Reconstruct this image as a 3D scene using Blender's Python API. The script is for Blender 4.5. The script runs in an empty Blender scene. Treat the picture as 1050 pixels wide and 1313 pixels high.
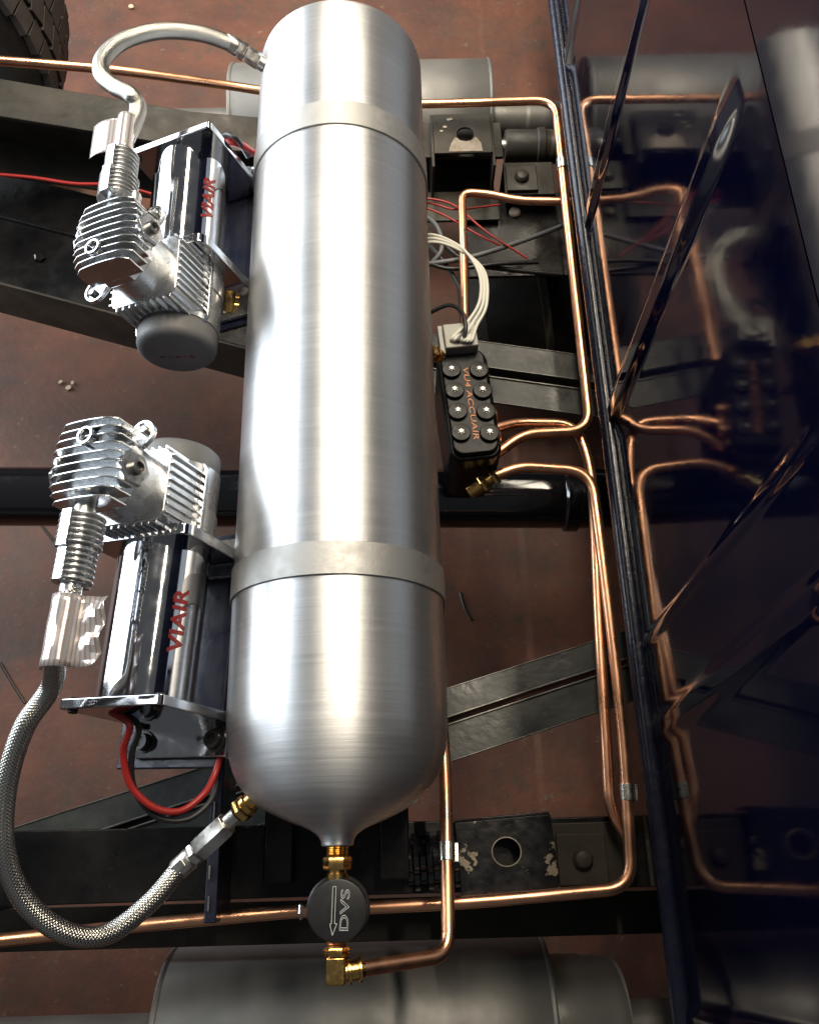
import bpy, bmesh, math, random
from mathutils import Vector, Matrix
random.seed(7)
SC = bpy.context.scene
COL = SC.collection
PI = math.pi
V = Vector

# ------------------------------------------------------------------ camera
CAM_Z = 1.415
TILT = math.radians(22.0)
YAW = math.radians(-1.48)
FOC = 1100.0 / 1050.0            # focal length / frame width
cd = bpy.data.cameras.new('camera')
cam = bpy.data.objects.new('camera', cd)
COL.objects.link(cam)
cam.location = (0, 0, CAM_Z)
cam.rotation_euler = (TILT, 0, YAW)
cd.sensor_fit = 'HORIZONTAL'
cd.sensor_width = 36.0
cd.lens = 36.0 * FOC
cd.clip_start = 0.02
cd.clip_end = 60
SC.camera = cam

# ------------------------------------------------------------------ light
w = bpy.data.worlds.new('World')
SC.world = w
w.use_nodes = True
bg = w.node_tree.nodes['Background']
bg.inputs['Color'].default_value = (0.92, 0.96, 1.0, 1)
bg.inputs['Strength'].default_value = 0.10

def area(name, loc, target, sx, sy, power, col, spread=180):
    l = bpy.data.lights.new(name, 'AREA')
    l.shape = 'RECTANGLE'
    l.size = sx
    l.size_y = sy
    l.energy = power
    l.color = col
    l.spread = math.radians(spread)
    o = bpy.data.objects.new(name, l)
    COL.objects.link(o)
    o.location = loc
    d = V(target) - V(loc)
    o.rotation_euler = d.to_track_quat('-Z', 'Y').to_euler()
    return o
# two workshop tubes overhead (their long side runs along the tank) and the open garage door to the left
area('workshop_tube', (-0.16, 2.45, 2.75), (-0.16, 2.40, 0), 0.24, 2.7, 52, (1.0, 0.88, 0.70), 112)
area('workshop_tube', (0.52, 1.35, 2.75), (0.52, 1.30, 0), 0.05, 1.5, 30, (1.0, 0.88, 0.70), 150)
area('garage_door_daylight', (-2.1, 2.3, 1.40), (0.0, 2.2, 1.25), 3.4, 2.1, 140, (0.86, 0.94, 1.0), 122)
SC.view_settings.view_transform = 'Standard'
SC.view_settings.look = 'None'
SC.view_settings.exposure = 0.0
SC.view_settings.gamma = 1.0

# ------------------------------------------------------------------ survey helper: bearing -> point at a given height
_R = (Matrix.Rotation(YAW, 3, 'Z') @ Matrix.Rotation(TILT, 3, 'X'))
def at(px, py, z):
    d = _R @ V(((px - 525.0) / 1100.0, -(py - 656.5) / 1100.0, -1.0))
    return V((0, 0, CAM_Z)) + d * ((z - CAM_Z) / d.z)

# ------------------------------------------------------------------ materials
def mat(name, base, metallic=0.0, rough=0.5, noise=0.0, nscale=8.0, col2=None, rvar=0.0, bump=0.0, bscale=60.0,
        coat=0.0, aniso=0.0, spec=0.5, thresh=None, detail=5.0):
    m = bpy.data.materials.new(name)
    m.use_nodes = True
    nt = m.node_tree
    b = nt.nodes['Principled BSDF']
    b.inputs['Base Color'].default_value = (*base, 1)
    b.inputs['Metallic'].default_value = metallic
    b.inputs['Roughness'].default_value = rough
    b.inputs['Coat Weight'].default_value = coat
    b.inputs['Coat Roughness'].default_value = 0.02
    b.inputs['Specular IOR Level'].default_value = spec
    if noise or rvar or bump:
        tc = nt.nodes.new('ShaderNodeTexCoord')
        geo = nt.nodes.new('ShaderNodeNewGeometry')
        n = nt.nodes.new('ShaderNodeTexNoise')
        n.inputs['Scale'].default_value = nscale
        n.inputs['Detail'].default_value = detail
        n.inputs['Roughness'].default_value = 0.65
        nt.links.new(geo.outputs['Position'], n.inputs['Vector'])
        if col2 is not None:
            r = nt.nodes.new('ShaderNodeMapRange')
            lo, hi = thresh if thresh else (0.35, 0.7)
            r.inputs['From Min'].default_value = lo
            r.inputs['From Max'].default_value = hi
            r.inputs['To Max'].default_value = noise
            nt.links.new(n.outputs['Fac'], r.inputs['Value'])
            mx = nt.nodes.new('ShaderNodeMix')
            mx.data_type = 'RGBA'
            mx.inputs['A'].default_value = (*base, 1)
            mx.inputs['B'].default_value = (*col2, 1)
            nt.links.new(r.outputs['Result'], mx.inputs['Factor'])
            nt.links.new(mx.outputs['Result'], b.inputs['Base Color'])
        if rvar:
            n3 = nt.nodes.new('ShaderNodeTexNoise')
            n3.inputs['Scale'].default_value = nscale * 2.3
            n3.inputs['Detail'].default_value = 6
            nt.links.new(geo.outputs['Position'], n3.inputs['Vector'])
            r2 = nt.nodes.new('ShaderNodeMapRange')
            r2.inputs['From Min'].default_value = 0.3
            r2.inputs['From Max'].default_value = 0.7
            r2.inputs['To Min'].default_value = max(0.01, rough - rvar)
            r2.inputs['To Max'].default_value = min(1, rough + rvar)
            nt.links.new(n3.outputs['Fac'], r2.inputs['Value'])
            nt.links.new(r2.outputs['Result'], b.inputs['Roughness'])
        if bump:
            n2 = nt.nodes.new('ShaderNodeTexNoise')
            n2.inputs['Scale'].default_value = bscale
            n2.inputs['Detail'].default_value = 4
            nt.links.new(geo.outputs['Position'], n2.inputs['Vector'])
            bp = nt.nodes.new('ShaderNodeBump')
            bp.inputs['Strength'].default_value = bump
            bp.inputs['Distance'].default_value = 0.002
            nt.links.new(n2.outputs['Fac'], bp.inputs['Height'])
            nt.links.new(bp.outputs['Normal'], b.inputs['Normal'])
    return m

M = {}
M['chrome'] = mat('chrome', (0.58, 0.59, 0.62), 1, 0.07, rvar=0.04, nscale=30)
M['chrome_satin'] = mat('chrome_satin', (0.60, 0.61, 0.62), 0.86, 0.30, rvar=0.08, nscale=40, bump=0.08, bscale=300)
M['cast_chrome'] = mat('cast_chrome', (0.62, 0.63, 0.64), 0.94, 0.22, rvar=0.06, nscale=60, bump=0.04, bscale=260)
M['steel'] = mat('zinc_steel', (0.52, 0.50, 0.46), 1, 0.30, rvar=0.1, nscale=50, bump=0.1, bscale=300)
M['dark_steel'] = mat('dark_screw_steel', (0.26, 0.255, 0.24), 1, 0.30)
M['nickel'] = mat('nickel_fitting', (0.66, 0.64, 0.60), 1, 0.32, rvar=0.08, nscale=80)
M['brass'] = mat('brass', (0.74, 0.48, 0.17), 1, 0.22, noise=0.6, nscale=90, col2=(0.50, 0.26, 0.06), rvar=0.08)
M['copper'] = mat('copper_tube', (0.80, 0.42, 0.25), 1, 0.33, noise=0.75, nscale=16, col2=(0.58, 0.27, 0.165), rvar=0.10, thresh=(0.42, 0.75))
M['black_paint'] = mat('black_frame_paint', (0.004, 0.004, 0.005), 0, 0.27, spec=0.30, noise=0.9, nscale=9, col2=(0.016, 0.014, 0.012), rvar=0.14, bump=0.25, bscale=70)
M['dusty_black'] = mat('dusty_black_steel', (0.015, 0.014, 0.012), 0, 0.45, spec=0.22, noise=0.95, nscale=7, col2=(0.058, 0.048, 0.036), rvar=0.15, bump=0.35, bscale=60)
M['grey_rail'] = mat('worn_grey_frame_steel', (0.022, 0.021, 0.018), 0.0, 0.40, spec=0.25, noise=1.0, nscale=11, col2=(0.056, 0.048, 0.038), rvar=0.14, bump=0.3, bscale=60)
M['brace_steel'] = mat('brace_steel', (0.026, 0.028, 0.027), 0.0, 0.32, spec=0.35, noise=1.0, nscale=13, col2=(0.060, 0.062, 0.058), rvar=0.12, bump=0.3, bscale=60)
M['pale_edge'] = mat('edge_highlight_steel', (0.16, 0.158, 0.145), 0.6, 0.33, noise=0.9, nscale=30, col2=(0.05, 0.048, 0.042), rvar=0.1)  # edge highlight put into the colour, paler than the channels
M['bare'] = mat('bare_metal_patch', (0.23, 0.20, 0.165), 0.3, 0.55, noise=0.9, nscale=60, col2=(0.12, 0.09, 0.06), bump=0.3, bscale=200)
M['gloss_black'] = mat('gloss_black', (0.006, 0.006, 0.008), 0, 0.12, coat=0.6, rvar=0.05, nscale=40, bump=0.06, bscale=90)
M['block_black'] = mat('black_block_paint', (0.0028, 0.0028, 0.0032), 0, 0.32, spec=0.14, rvar=0.06, nscale=60)
M['anodised'] = mat('black_anodised', (0.018, 0.018, 0.019), 0.2, 0.42, rvar=0.06, nscale=70)
M['rubber'] = mat('grey_rubber_cap', (0.105, 0.107, 0.112), 0, 0.55, noise=0.5, nscale=25, col2=(0.16, 0.155, 0.15), bump=0.15, bscale=250)
M['tyre'] = mat('tyre_rubber', (0.022, 0.021, 0.020), 0, 0.72, noise=0.9, nscale=18, col2=(0.050, 0.043, 0.036), bump=0.3, bscale=120)
M['muffler'] = mat('aluminised_muffler', (0.20, 0.196, 0.186), 0.4, 0.48, noise=0.6, nscale=5, col2=(0.14, 0.135, 0.125), rvar=0.12, bump=0.2, bscale=50)
M['navy'] = mat('navy_gloss_paint', (0.0006, 0.0008, 0.0050), 0, 0.075, coat=0.03, spec=0.5, rvar=0.025, nscale=25, bump=0.045, bscale=20)
M['hem'] = mat('navy_hem_paint', (0.0035, 0.0045, 0.016), 0, 0.24, spec=0.35, noise=0.7, nscale=30, col2=(0.012, 0.013, 0.020), rvar=0.08, bump=0.15, bscale=120)
M['navy_metal'] = mat('dark_navy_bracket_paint', (0.010, 0.013, 0.030), 0, 0.30, noise=0.8, nscale=14, col2=(0.035, 0.035, 0.045), rvar=0.1, bump=0.2, bscale=90)
M['red_wire'] = mat('red_insulation', (0.33, 0.018, 0.015), 0, 0.38)
M['black_wire'] = mat('black_insulation', (0.015, 0.015, 0.016), 0, 0.45)
M['grey_wire'] = mat('grey_insulation', (0.12, 0.125, 0.135), 0, 0.5)
M['white_wire'] = mat('white_insulation', (0.62, 0.61, 0.55), 0, 0.4)
M['yellow_wire'] = mat('yellow_insulation', (0.62, 0.46, 0.12), 0, 0.45)
M['grey_plastic'] = mat('grey_connector_plastic', (0.30, 0.295, 0.265), 0, 0.5, noise=0.4, nscale=80, col2=(0.22, 0.215, 0.19))
M['red_print'] = mat('red_print', (0.20, 0.014, 0.014), 0, 0.30)
M['orange_print'] = mat('orange_print', (0.52, 0.17, 0.045), 0, 0.5)
M['white_print'] = mat('engraved_lines', (0.50, 0.50, 0.49), 0, 0.5)
M['flake'] = mat('paint_flake', (0.55, 0.45, 0.32), 0, 0.7)
M['chip'] = mat('primer_chip', (0.42, 0.36, 0.28), 0, 0.65, noise=0.9, nscale=150, col2=(0.2, 0.15, 0.10))

def tank_material():
    m = bpy.data.materials.new('spun_aluminium')
    m.use_nodes = True
    nt = m.node_tree
    b = nt.nodes['Principled BSDF']
    L = nt.links.new
    b.inputs['Metallic'].default_value = 0.93
    b.inputs['Anisotropic'].default_value = 0.72
    b.inputs['Anisotropic Rotation'].default_value = 0.25
    geo = nt.nodes.new('ShaderNodeTexCoord')
    tg = nt.nodes.new('ShaderNodeTangent')
    tg.direction_type = 'RADIAL'
    tg.axis = 'Y'
    L(tg.outputs['Tangent'], b.inputs['Tangent'])
    mp = nt.nodes.new('ShaderNodeMapping')
    mp.inputs['Scale'].default_value = (7, 300, 7)
    L(geo.outputs['Object'], mp.inputs['Vector'])
    n = nt.nodes.new('ShaderNodeTexNoise')
    n.inputs['Scale'].default_value = 1.0
    n.inputs['Detail'].default_value = 6
    n.inputs['Roughness'].default_value = 0.7
    L(mp.outputs['Vector'], n.inputs['Vector'])
    n2 = nt.nodes.new('ShaderNodeTexNoise')
    n2.inputs['Scale'].default_value = 9
    n2.inputs['Detail'].default_value = 6
    L(geo.outputs['Object'], n2.inputs['Vector'])
    add = nt.nodes.new('ShaderNodeMath')
    add.operation = 'ADD'
    L(n.outputs['Fac'], add.inputs[0])
    L(n2.outputs['Fac'], add.inputs[1])
    r = nt.nodes.new('ShaderNodeMapRange')
    r.inputs['From Min'].default_value = 0.6
    r.inputs['From Max'].default_value = 1.4
    r.inputs['To Min'].default_value = 0.39
    r.inputs['To Max'].default_value = 0.49
    L(add.outputs[0], r.inputs['Value'])
    L(r.outputs['Result'], b.inputs['Roughness'])
    cr = nt.nodes.new('ShaderNodeMapRange')
    cr.data_type = 'FLOAT_VECTOR'
    cr.inputs[7].default_value = (0.62,) * 3
    cr.inputs[8].default_value = (1.38,) * 3
    cr.inputs[9].default_value = (0.58, 0.59, 0.605)
    cr.inputs[10].default_value = (0.80, 0.805, 0.815)
    cb = nt.nodes.new('ShaderNodeCombineXYZ')
    for i in range(3):
        L(add.outputs[0], cb.inputs[i])
    L(cb.outputs[0], cr.inputs[6])
    L(cr.outputs[1], b.inputs['Base Color'])
    bp = nt.nodes.new('ShaderNodeBump')
    bp.inputs['Strength'].default_value = 0.22
    bp.inputs['Distance'].default_value = 0.0010
    L(n.outputs['Fac'], bp.inputs['Height'])
    L(bp.outputs['Normal'], b.inputs['Normal'])
    return m
M['tank'] = tank_material()
M['band'] = mat('brushed_band', (0.38, 0.378, 0.37), 0.85, 0.52, rvar=0.06, nscale=50, bump=0.06, bscale=400)

def braid_material():
    m = bpy.data.materials.new('braided_stainless')
    m.use_nodes = True
    nt = m.node_tree
    L = nt.links.new
    b = nt.nodes['Principled BSDF']
    b.inputs['Metallic'].default_value = 1
    b.inputs['Roughness'].default_value = 0.24
    uv = nt.nodes.new('ShaderNodeUVMap')
    uv.uv_map = 'UVMap'
    sp = nt.nodes.new('ShaderNodeSeparateXYZ')
    L(uv.outputs['UV'], sp.inputs[0])
    def mth(op, a, bb=None):
        n = nt.nodes.new('ShaderNodeMath')
        n.operation = op
        for i, x in enumerate((a, bb)):
            if x is None:
                continue
            if isinstance(x, (int, float)):
                n.inputs[i].default_value = x
            else:
                L(x, n.inputs[i])
        return n.outputs[0]
    u = mth('MULTIPLY', sp.outputs['X'], 2 * PI * 7)
    v = mth('MULTIPLY', sp.outputs['Y'], 2 * PI * 10)
    a = mth('SINE', mth('ADD', u, v))
    c = mth('SINE', mth('SUBTRACT', u, v))
    h = mth('MULTIPLY', a, c)
    h = mth('ABSOLUTE', h)
    fine = mth('SINE', mth('MULTIPLY', sp.outputs['X'], 2 * PI * 56))
    hh = mth('ADD', h, mth('MULTIPLY', fine, 0.08))
    mx = nt.nodes.new('ShaderNodeMix')
    mx.data_type = 'RGBA'
    mx.inputs['A'].default_value = (0.27, 0.262, 0.24, 1)
    mx.inputs['B'].default_value = (0.66, 0.65, 0.61, 1)
    L(mth('POWER', h, 0.55), mx.inputs['Factor'])
    L(mx.outputs['Result'], b.inputs['Base Color'])
    bp = nt.nodes.new('ShaderNodeBump')
    bp.inputs['Strength'].default_value = 0.45
    bp.inputs['Distance'].default_value = 0.0010
    L(hh, bp.inputs['Height'])
    L(bp.outputs['Normal'], b.inputs['Normal'])
    return m
M['braid'] = braid_material()

def floor_material():
    m = bpy.data.materials.new('red_painted_concrete')
    m.use_nodes = True
    nt = m.node_tree
    L = nt.links.new
    b = nt.nodes['Principled BSDF']
    geo = nt.nodes.new('ShaderNodeNewGeometry')
    def noise(scale, detail, rough=0.6):
        n = nt.nodes.new('ShaderNodeTexNoise')
        n.inputs['Scale'].default_value = scale
        n.inputs['Detail'].default_value = detail
        n.inputs['Roughness'].default_value = rough
        L(geo.outputs['Position'], n.inputs['Vector'])
        return n.outputs['Fac']
    def rng(src, lo, hi, tmax=1.0):
        r = nt.nodes.new('ShaderNodeMapRange')
        r.inputs['From Min'].default_value = lo
        r.inputs['From Max'].default_value = hi
        r.inputs['To Max'].default_value = tmax
        L(src, r.inputs['Value'])
        return r.outputs['Result']
    def mix(a, bb, f):
        mx = nt.nodes.new('ShaderNodeMix')
        mx.data_type = 'RGBA'
        for k, x in (('A', a), ('B', bb)):
            if isinstance(x, tuple):
                mx.inputs[k].default_value = (*x, 1)
            else:
                L(x, mx.inputs[k])
        L(f, mx.inputs['Factor'])
        return mx.outputs['Result']
    c = mix((0.116, 0.036, 0.016), (0.060, 0.020, 0.011), rng(noise(4.2, 9, 0.72), 0.40, 0.60))
    c = mix(c, (0.062, 0.037, 0.024), rng(noise(6.5, 10, 0.75), 0.50, 0.62, 0.55))
    c = mix(c, (0.030, 0.021, 0.015), rng(noise(13.0, 10, 0.8), 0.54, 0.66, 0.55))
    c = mix(c, (0.19, 0.13, 0.085), rng(noise(38.0, 10, 0.75), 0.60, 0.68, 0.6))
    c = mix(c, (0.16, 0.12, 0.085), rng(noise(160.0, 3, 0.5), 0.70, 0.74, 0.8))
    c = mix(c, (0.045, 0.034, 0.027), rng(noise(75.0, 6, 0.7), 0.60, 0.66, 0.85))
    L(c, b.inputs['Base Color'])
    r = nt.nodes.new('ShaderNodeMapRange')
    r.inputs['To Min'].default_value = 0.42
    r.inputs['To Max'].default_value = 0.72
    L(noise(7, 5), r.inputs['Value'])
    L(r.outputs['Result'], b.inputs['Roughness'])
    bp = nt.nodes.new('ShaderNodeBump')
    bp.inputs['Strength'].default_value = 0.25
    bp.inputs['Distance'].default_value = 0.003
    L(noise(60, 8), bp.inputs['Height'])
    L(bp.outputs['Normal'], b.inputs['Normal'])
    return m
M['floor'] = floor_material()

def label_material(seed):
    # heat-warning sleeve: pale foil with rows of dark red print
    m = bpy.data.materials.new('foil_warning_label')
    m.use_nodes = True
    nt = m.node_tree
    L = nt.links.new
    b = nt.nodes['Principled BSDF']
    b.inputs['Roughness'].default_value = 0.22
    b.inputs['Metallic'].default_value = 0.6
    uv = nt.nodes.new('ShaderNodeUVMap')
    uv.uv_map = 'UVMap'
    mp = nt.nodes.new('ShaderNodeMapping')
    mp.inputs['Scale'].default_value = (15, 34, 1)
    L(uv.outputs['UV'], mp.inputs['Vector'])
    n = nt.nodes.new('ShaderNodeTexNoise')
    n.inputs['Scale'].default_value = 1.0
    n.inputs['Detail'].default_value = 2
    L(mp.outputs['Vector'], n.inputs['Vector'])
    sp = nt.nodes.new('ShaderNodeSeparateXYZ')
    L(uv.outputs['UV'], sp.inputs[0])
    a = nt.nodes.new('ShaderNodeMath'); a.operation = 'MULTIPLY'; a.inputs[1].default_value = 2 * PI * 15
    L(sp.outputs['X'], a.inputs[0])
    s = nt.nodes.new('ShaderNodeMath'); s.operation = 'SINE'
    L(a.outputs[0], s.inputs[0])
    g = nt.nodes.new('ShaderNodeMath'); g.operation = 'MULTIPLY'
    L(s.outputs[0], g.inputs[0]); L(n.outputs['Fac'], g.inputs[1])
    r = nt.nodes.new('ShaderNodeMapRange')
    r.inputs['From Min'].default_value = 0.08
    r.inputs['From Max'].default_value = 0.30
    r.inputs['To Max'].default_value = 0.50
    L(g.outputs[0], r.inputs['Value'])
    mx = nt.nodes.new('ShaderNodeMix'); mx.data_type = 'RGBA'
    mx.inputs['A'].default_value = (0.68, 0.67, 0.66, 1)
    mx.inputs['B'].default_value = (0.36, 0.13, 0.11, 1)
    L(r.outputs['Result'], mx.inputs['Factor'])
    L(mx.outputs['Result'], b.inputs['Base Color'])
    return m
M['label'] = label_material(1)

# ------------------------------------------------------------------ mesh helpers
class MB:
    def __init__(s):
        s.v = []; s.f = []; s.uv = None
    def add(s, vs, fs, T=None):
        o = len(s.v)
        s.v += [(T @ V(p)) if T else V(p) for p in vs]
        s.f += [tuple(i + o for i in f) for f in fs]
        return s
    def box(s, c, size, T=None):
        cx, cy, cz = c; a, b, d = (x / 2 for x in size)
        vs = [(cx + i * a, cy + j * b, cz + k * d) for i in (-1, 1) for j in (-1, 1) for k in (-1, 1)]
        fs = [(0, 1, 3, 2), (4, 6, 7, 5), (0, 4, 5, 1), (2, 3, 7, 6), (0, 2, 6, 4), (1, 5, 7, 3)]
        return s.add(vs, fs, T)
    def prism(s, poly, z0, z1, T=None):
        n = len(poly)
        vs = [(x, y, z0) for x, y in poly] + [(x, y, z1) for x, y in poly]
        fs = [tuple(range(n))[::-1], tuple(range(n, 2 * n))]
        fs += [(i, (i + 1) % n, n + (i + 1) % n, n + i) for i in range(n)]
        return s.add(vs, fs, T)
    def lathe(s, prof, seg=32, T=None, cap=True):
        # prof: (radius, z) from one end to the other, about local z
        vs = []; fs = []
        for r, z in prof:
            for k in range(seg):
                a = 2 * PI * k / seg
                vs.append((r * math.cos(a), r * math.sin(a), z))
        for i in range(len(prof) - 1):
            for k in range(seg):
                k2 = (k + 1) % seg
                fs.append((i * seg + k, i * seg + k2, (i + 1) * seg + k2, (i + 1) * seg + k))
        if cap:
            if prof[0][0] > 1e-6:
                fs.append(tuple(range(seg))[::-1])
            if prof[-1][0] > 1e-6:
                o = (len(prof) - 1) * seg
                fs.append(tuple(range(o, o + seg)))
        return s.add(vs, fs, T)
    def tube(s, pts, r, seg=14, cap=True):
        pts = [V(p) for p in pts]
        n = len(pts)
        if not isinstance(r, (list, tuple)):
            r = [r] * n
        o = len(s.v)
        up = None
        cum = 0.0
        L = []
        frames = []
        for i in range(n):
            t = (pts[min(i + 1, n - 1)] - pts[max(i - 1, 0)]).normalized()
            if up is None:
                up = t.orthogonal().normalized()
            up = (up - t * up.dot(t)).normalized()
            frames.append((t, up.copy(), t.cross(up)))
            if i:
                cum += (pts[i] - pts[i - 1]).length
            L.append(cum)
        for i in range(n):
            t, a, b = frames[i]
            for k in range(seg):
                an = 2 * PI * k / seg
                s.v.append(pts[i] + (a * math.cos(an) + b * math.sin(an)) * r[i])
        if s.uv is None:
            s.uv = {}
        for i in range(n - 1):
            for k in range(seg):
                k2 = (k + 1) % seg
                s.uv[len(s.f)] = [(k / seg, L[i] / 0.06), ((k + 1) / seg, L[i] / 0.06), ((k + 1) / seg, L[i + 1] / 0.06), (k / seg, L[i + 1] / 0.06)]
                s.f.append((o + i * seg + k, o + i * seg + k2, o + (i + 1) * seg + k2, o + (i + 1) * seg + k))
        if cap:
            s.f.append(tuple(range(o, o + seg))[::-1])
            s.f.append(tuple(range(o + (n - 1) * seg, o + n * seg)))
        return s
    def mesh(s, name, ang=35):
        me = bpy.data.meshes.new(name)
        me.from_pydata([tuple(p) for p in s.v], [], s.f)
        if s.uv:
            ul = me.uv_layers.new(name='UVMap')
            for p in me.polygons:
                if p.index in s.uv:
                    for li, q in zip(p.loop_indices, s.uv[p.index]):
                        ul.data[li].uv = q
        me.update()
        bm = bmesh.new(); bm.from_mesh(me)
        bmesh.ops.recalc_face_normals(bm, faces=bm.faces)
        bm.to_mesh(me); bm.free()
        me.polygons.foreach_set('use_smooth', [True] * len(me.polygons))
        me.set_sharp_from_angle(angle=math.radians(ang))
        return me

def obj(name, mb, m, parent=None, bevel=0.0, local=False, ang=35, bseg=2):
    me = mb if isinstance(mb, bpy.types.Mesh) else mb.mesh(name, ang)
    if not me.materials:
        me.materials.append(M[m] if isinstance(m, str) else m)
    o = bpy.data.objects.new(name, me)
    COL.objects.link(o)
    if parent is not None:
        o.parent = parent
        if not local:
            # geometry was written in world metres: put it into the parent's frame
            root = parent
            o.matrix_parent_inverse = world_of(parent).inverted()
    else:
        if not local and len(me.vertices):
            xs = [v.co.x for v in me.vertices]; ys = [v.co.y for v in me.vertices]; zs = [v.co.z for v in me.vertices]
            c = V(((min(xs) + max(xs)) / 2, (min(ys) + max(ys)) / 2, min(zs)))
            me.transform(Matrix.Translation(-c))
            o.location = c
    if bevel:
        bv = o.modifiers.new('bevel', 'BEVEL')
        bv.width = bevel; bv.segments = bseg; bv.limit_method = 'ANGLE'; bv.angle_limit = math.radians(40)
        bv.harden_normals = True
    return o

def world_of(o):
    m = o.matrix_parent_inverse @ o.matrix_basis if o.parent else o.matrix_basis.copy()
    loc = Matrix.LocRotScale(o.location, o.rotation_euler, o.scale)
    if o.parent:
        return world_of(o.parent) @ o.matrix_parent_inverse @ loc
    return loc

def thing(name, label, cat, loc=(0, 0, 0), group=None, rot=None):
    o = bpy.data.objects.new(name, None)
    COL.objects.link(o)
    o.empty_display_size = 0.03
    o.location = loc
    if rot is not None:
        o.rotation_euler = rot
    return tag(o, label, cat, group)
def tag(o, label, cat, group=None):
    o['label'] = label; o['category'] = cat
    if group:
        o['group'] = group
    return o
def structure(o):
    o['kind'] = 'structure'
    return o

def frame(o, z, x=None):
    """matrix with local z along z at o"""
    z = V(z).normalized()
    x = V(x) if x is not None else z.orthogonal()
    x = (x - z * x.dot(z)).normalized()
    y = z.cross(x)
    m = Matrix((x, y, z)).transposed().to_4x4()
    m.translation = V(o)
    return m

def catmull(pts, sub=10):
    P = [V(p) for p in pts]
    P = [P[0] * 2 - P[1]] + P + [P[-1] * 2 - P[-2]]
    out = []
    for i in range(1, len(P) - 2):
        for k in range(sub):
            t = k / sub
            a, b, c, d = P[i - 1], P[i], P[i + 1], P[i + 2]
            out.append(0.5 * ((2 * b) + (c - a) * t + (2 * a - 5 * b + 4 * c - d) * t * t + (3 * b - a - 3 * c + d) * t ** 3))
    out.append(P[-2])
    return out

def fillet(pts, r, n=8):
    P = [V(p) for p in pts]
    out = [P[0]]
    for i in range(1, len(P) - 1):
        rr = r[i] if isinstance(r, (list, tuple)) else r
        a = (P[i - 1] - P[i]); b = (P[i + 1] - P[i])
        d = min(rr, a.length * 0.45, b.length * 0.45)
        p0 = P[i] + a.normalized() * d; p2 = P[i] + b.normalized() * d
        for k in range(n + 1):
            t = k / n
            out.append(p0 * (1 - t) ** 2 + P[i] * 2 * t * (1 - t) + p2 * t * t)
    out.append(P[-1])
    return out

def ngon(n, r, rot=0):
    return [(r * math.cos(2 * PI * k / n + rot), r * math.sin(2 * PI * k / n + rot)) for k in range(n)]
def rrect(w, h, r, n=4):
    out = []
    for cx, cy, a0 in ((w / 2 - r, h / 2 - r, 0), (-w / 2 + r, h / 2 - r, PI / 2), (-w / 2 + r, -h / 2 + r, PI), (w / 2 - r, -h / 2 + r, 1.5 * PI)):
        for k in range(n + 1):
            a = a0 + PI / 2 * k / n
            out.append((cx + r * math.cos(a), cy + r * math.sin(a)))
    return out

def text_mesh(body, size, extrude=0.0003, outline=0.0, bold=0.0, spacing=1.0, shear=0.0):
    c = bpy.data.curves.new('writing', 'FONT')
    c.body = body; c.size = size; c.align_x = 'CENTER'; c.align_y = 'CENTER'
    c.space_character = spacing; c.shear = shear
    c.resolution_u = 3
    if outline:
        c.fill_mode = 'NONE'; c.bevel_depth = outline; c.bevel_resolution = 0
    else:
        c.extrude = extrude; c.offset = bold
    o = bpy.data.objects.new('writing', c)
    COL.objects.link(o)
    dg = bpy.context.evaluated_depsgraph_get()
    dg.update()
    me = bpy.data.meshes.new_from_object(o.evaluated_get(dg))
    bpy.data.objects.remove(o)
    bpy.data.curves.remove(c)
    me.materials.clear()
    return me

# ------------------------------------------------------------------ the setting: floor
fl = MB().box((0, 0.6, -0.05), (9, 9, 0.1))
structure(obj('floor', fl, 'floor', local=True))
flr = bpy.data.objects['floor']

# loose flakes of paint lying on the floor
spots = [(172, 442, 7), (183, 446, 6), (78, 490, 6), (88, 497, 7), (93, 491, 5), (228, 690, 5), (168, 8, 10), (132, 432, 4)]
for i, (x, y, s) in enumerate(spots):
    c = at(x, y, 0.003)
    k = s * 0.0007
    n = 6
    mb = MB().prism([(k * (0.6 + 0.5 * random.random()) * math.cos(2 * PI * j / n) * 1.4, k * (0.6 + 0.5 * random.random()) * math.sin(2 * PI * j / n)) for j in range(n)], 0, 0.0025,
                    Matrix.Translation(c) @ Matrix.Rotation(random.random() * 3, 4, 'Z') @ Matrix.Rotation(0.15, 4, 'X'))
    tag(obj('paint_flake', mb, 'flake'), 'small cream flake of paint lying on the red floor', 'flake', 'loose flakes on the floor')
for pts in ([(40, 655), (58, 680), (85, 715)], [(0, 850), (18, 880), (32, 902)], [(590, 760), (596, 780), (604, 795)]):
    mb = MB().tube(catmull([at(x, y, 0.001) for x, y in pts], 5), 0.0022, 6)
    obj('crack', mb, 'black_wire', flr)

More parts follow.
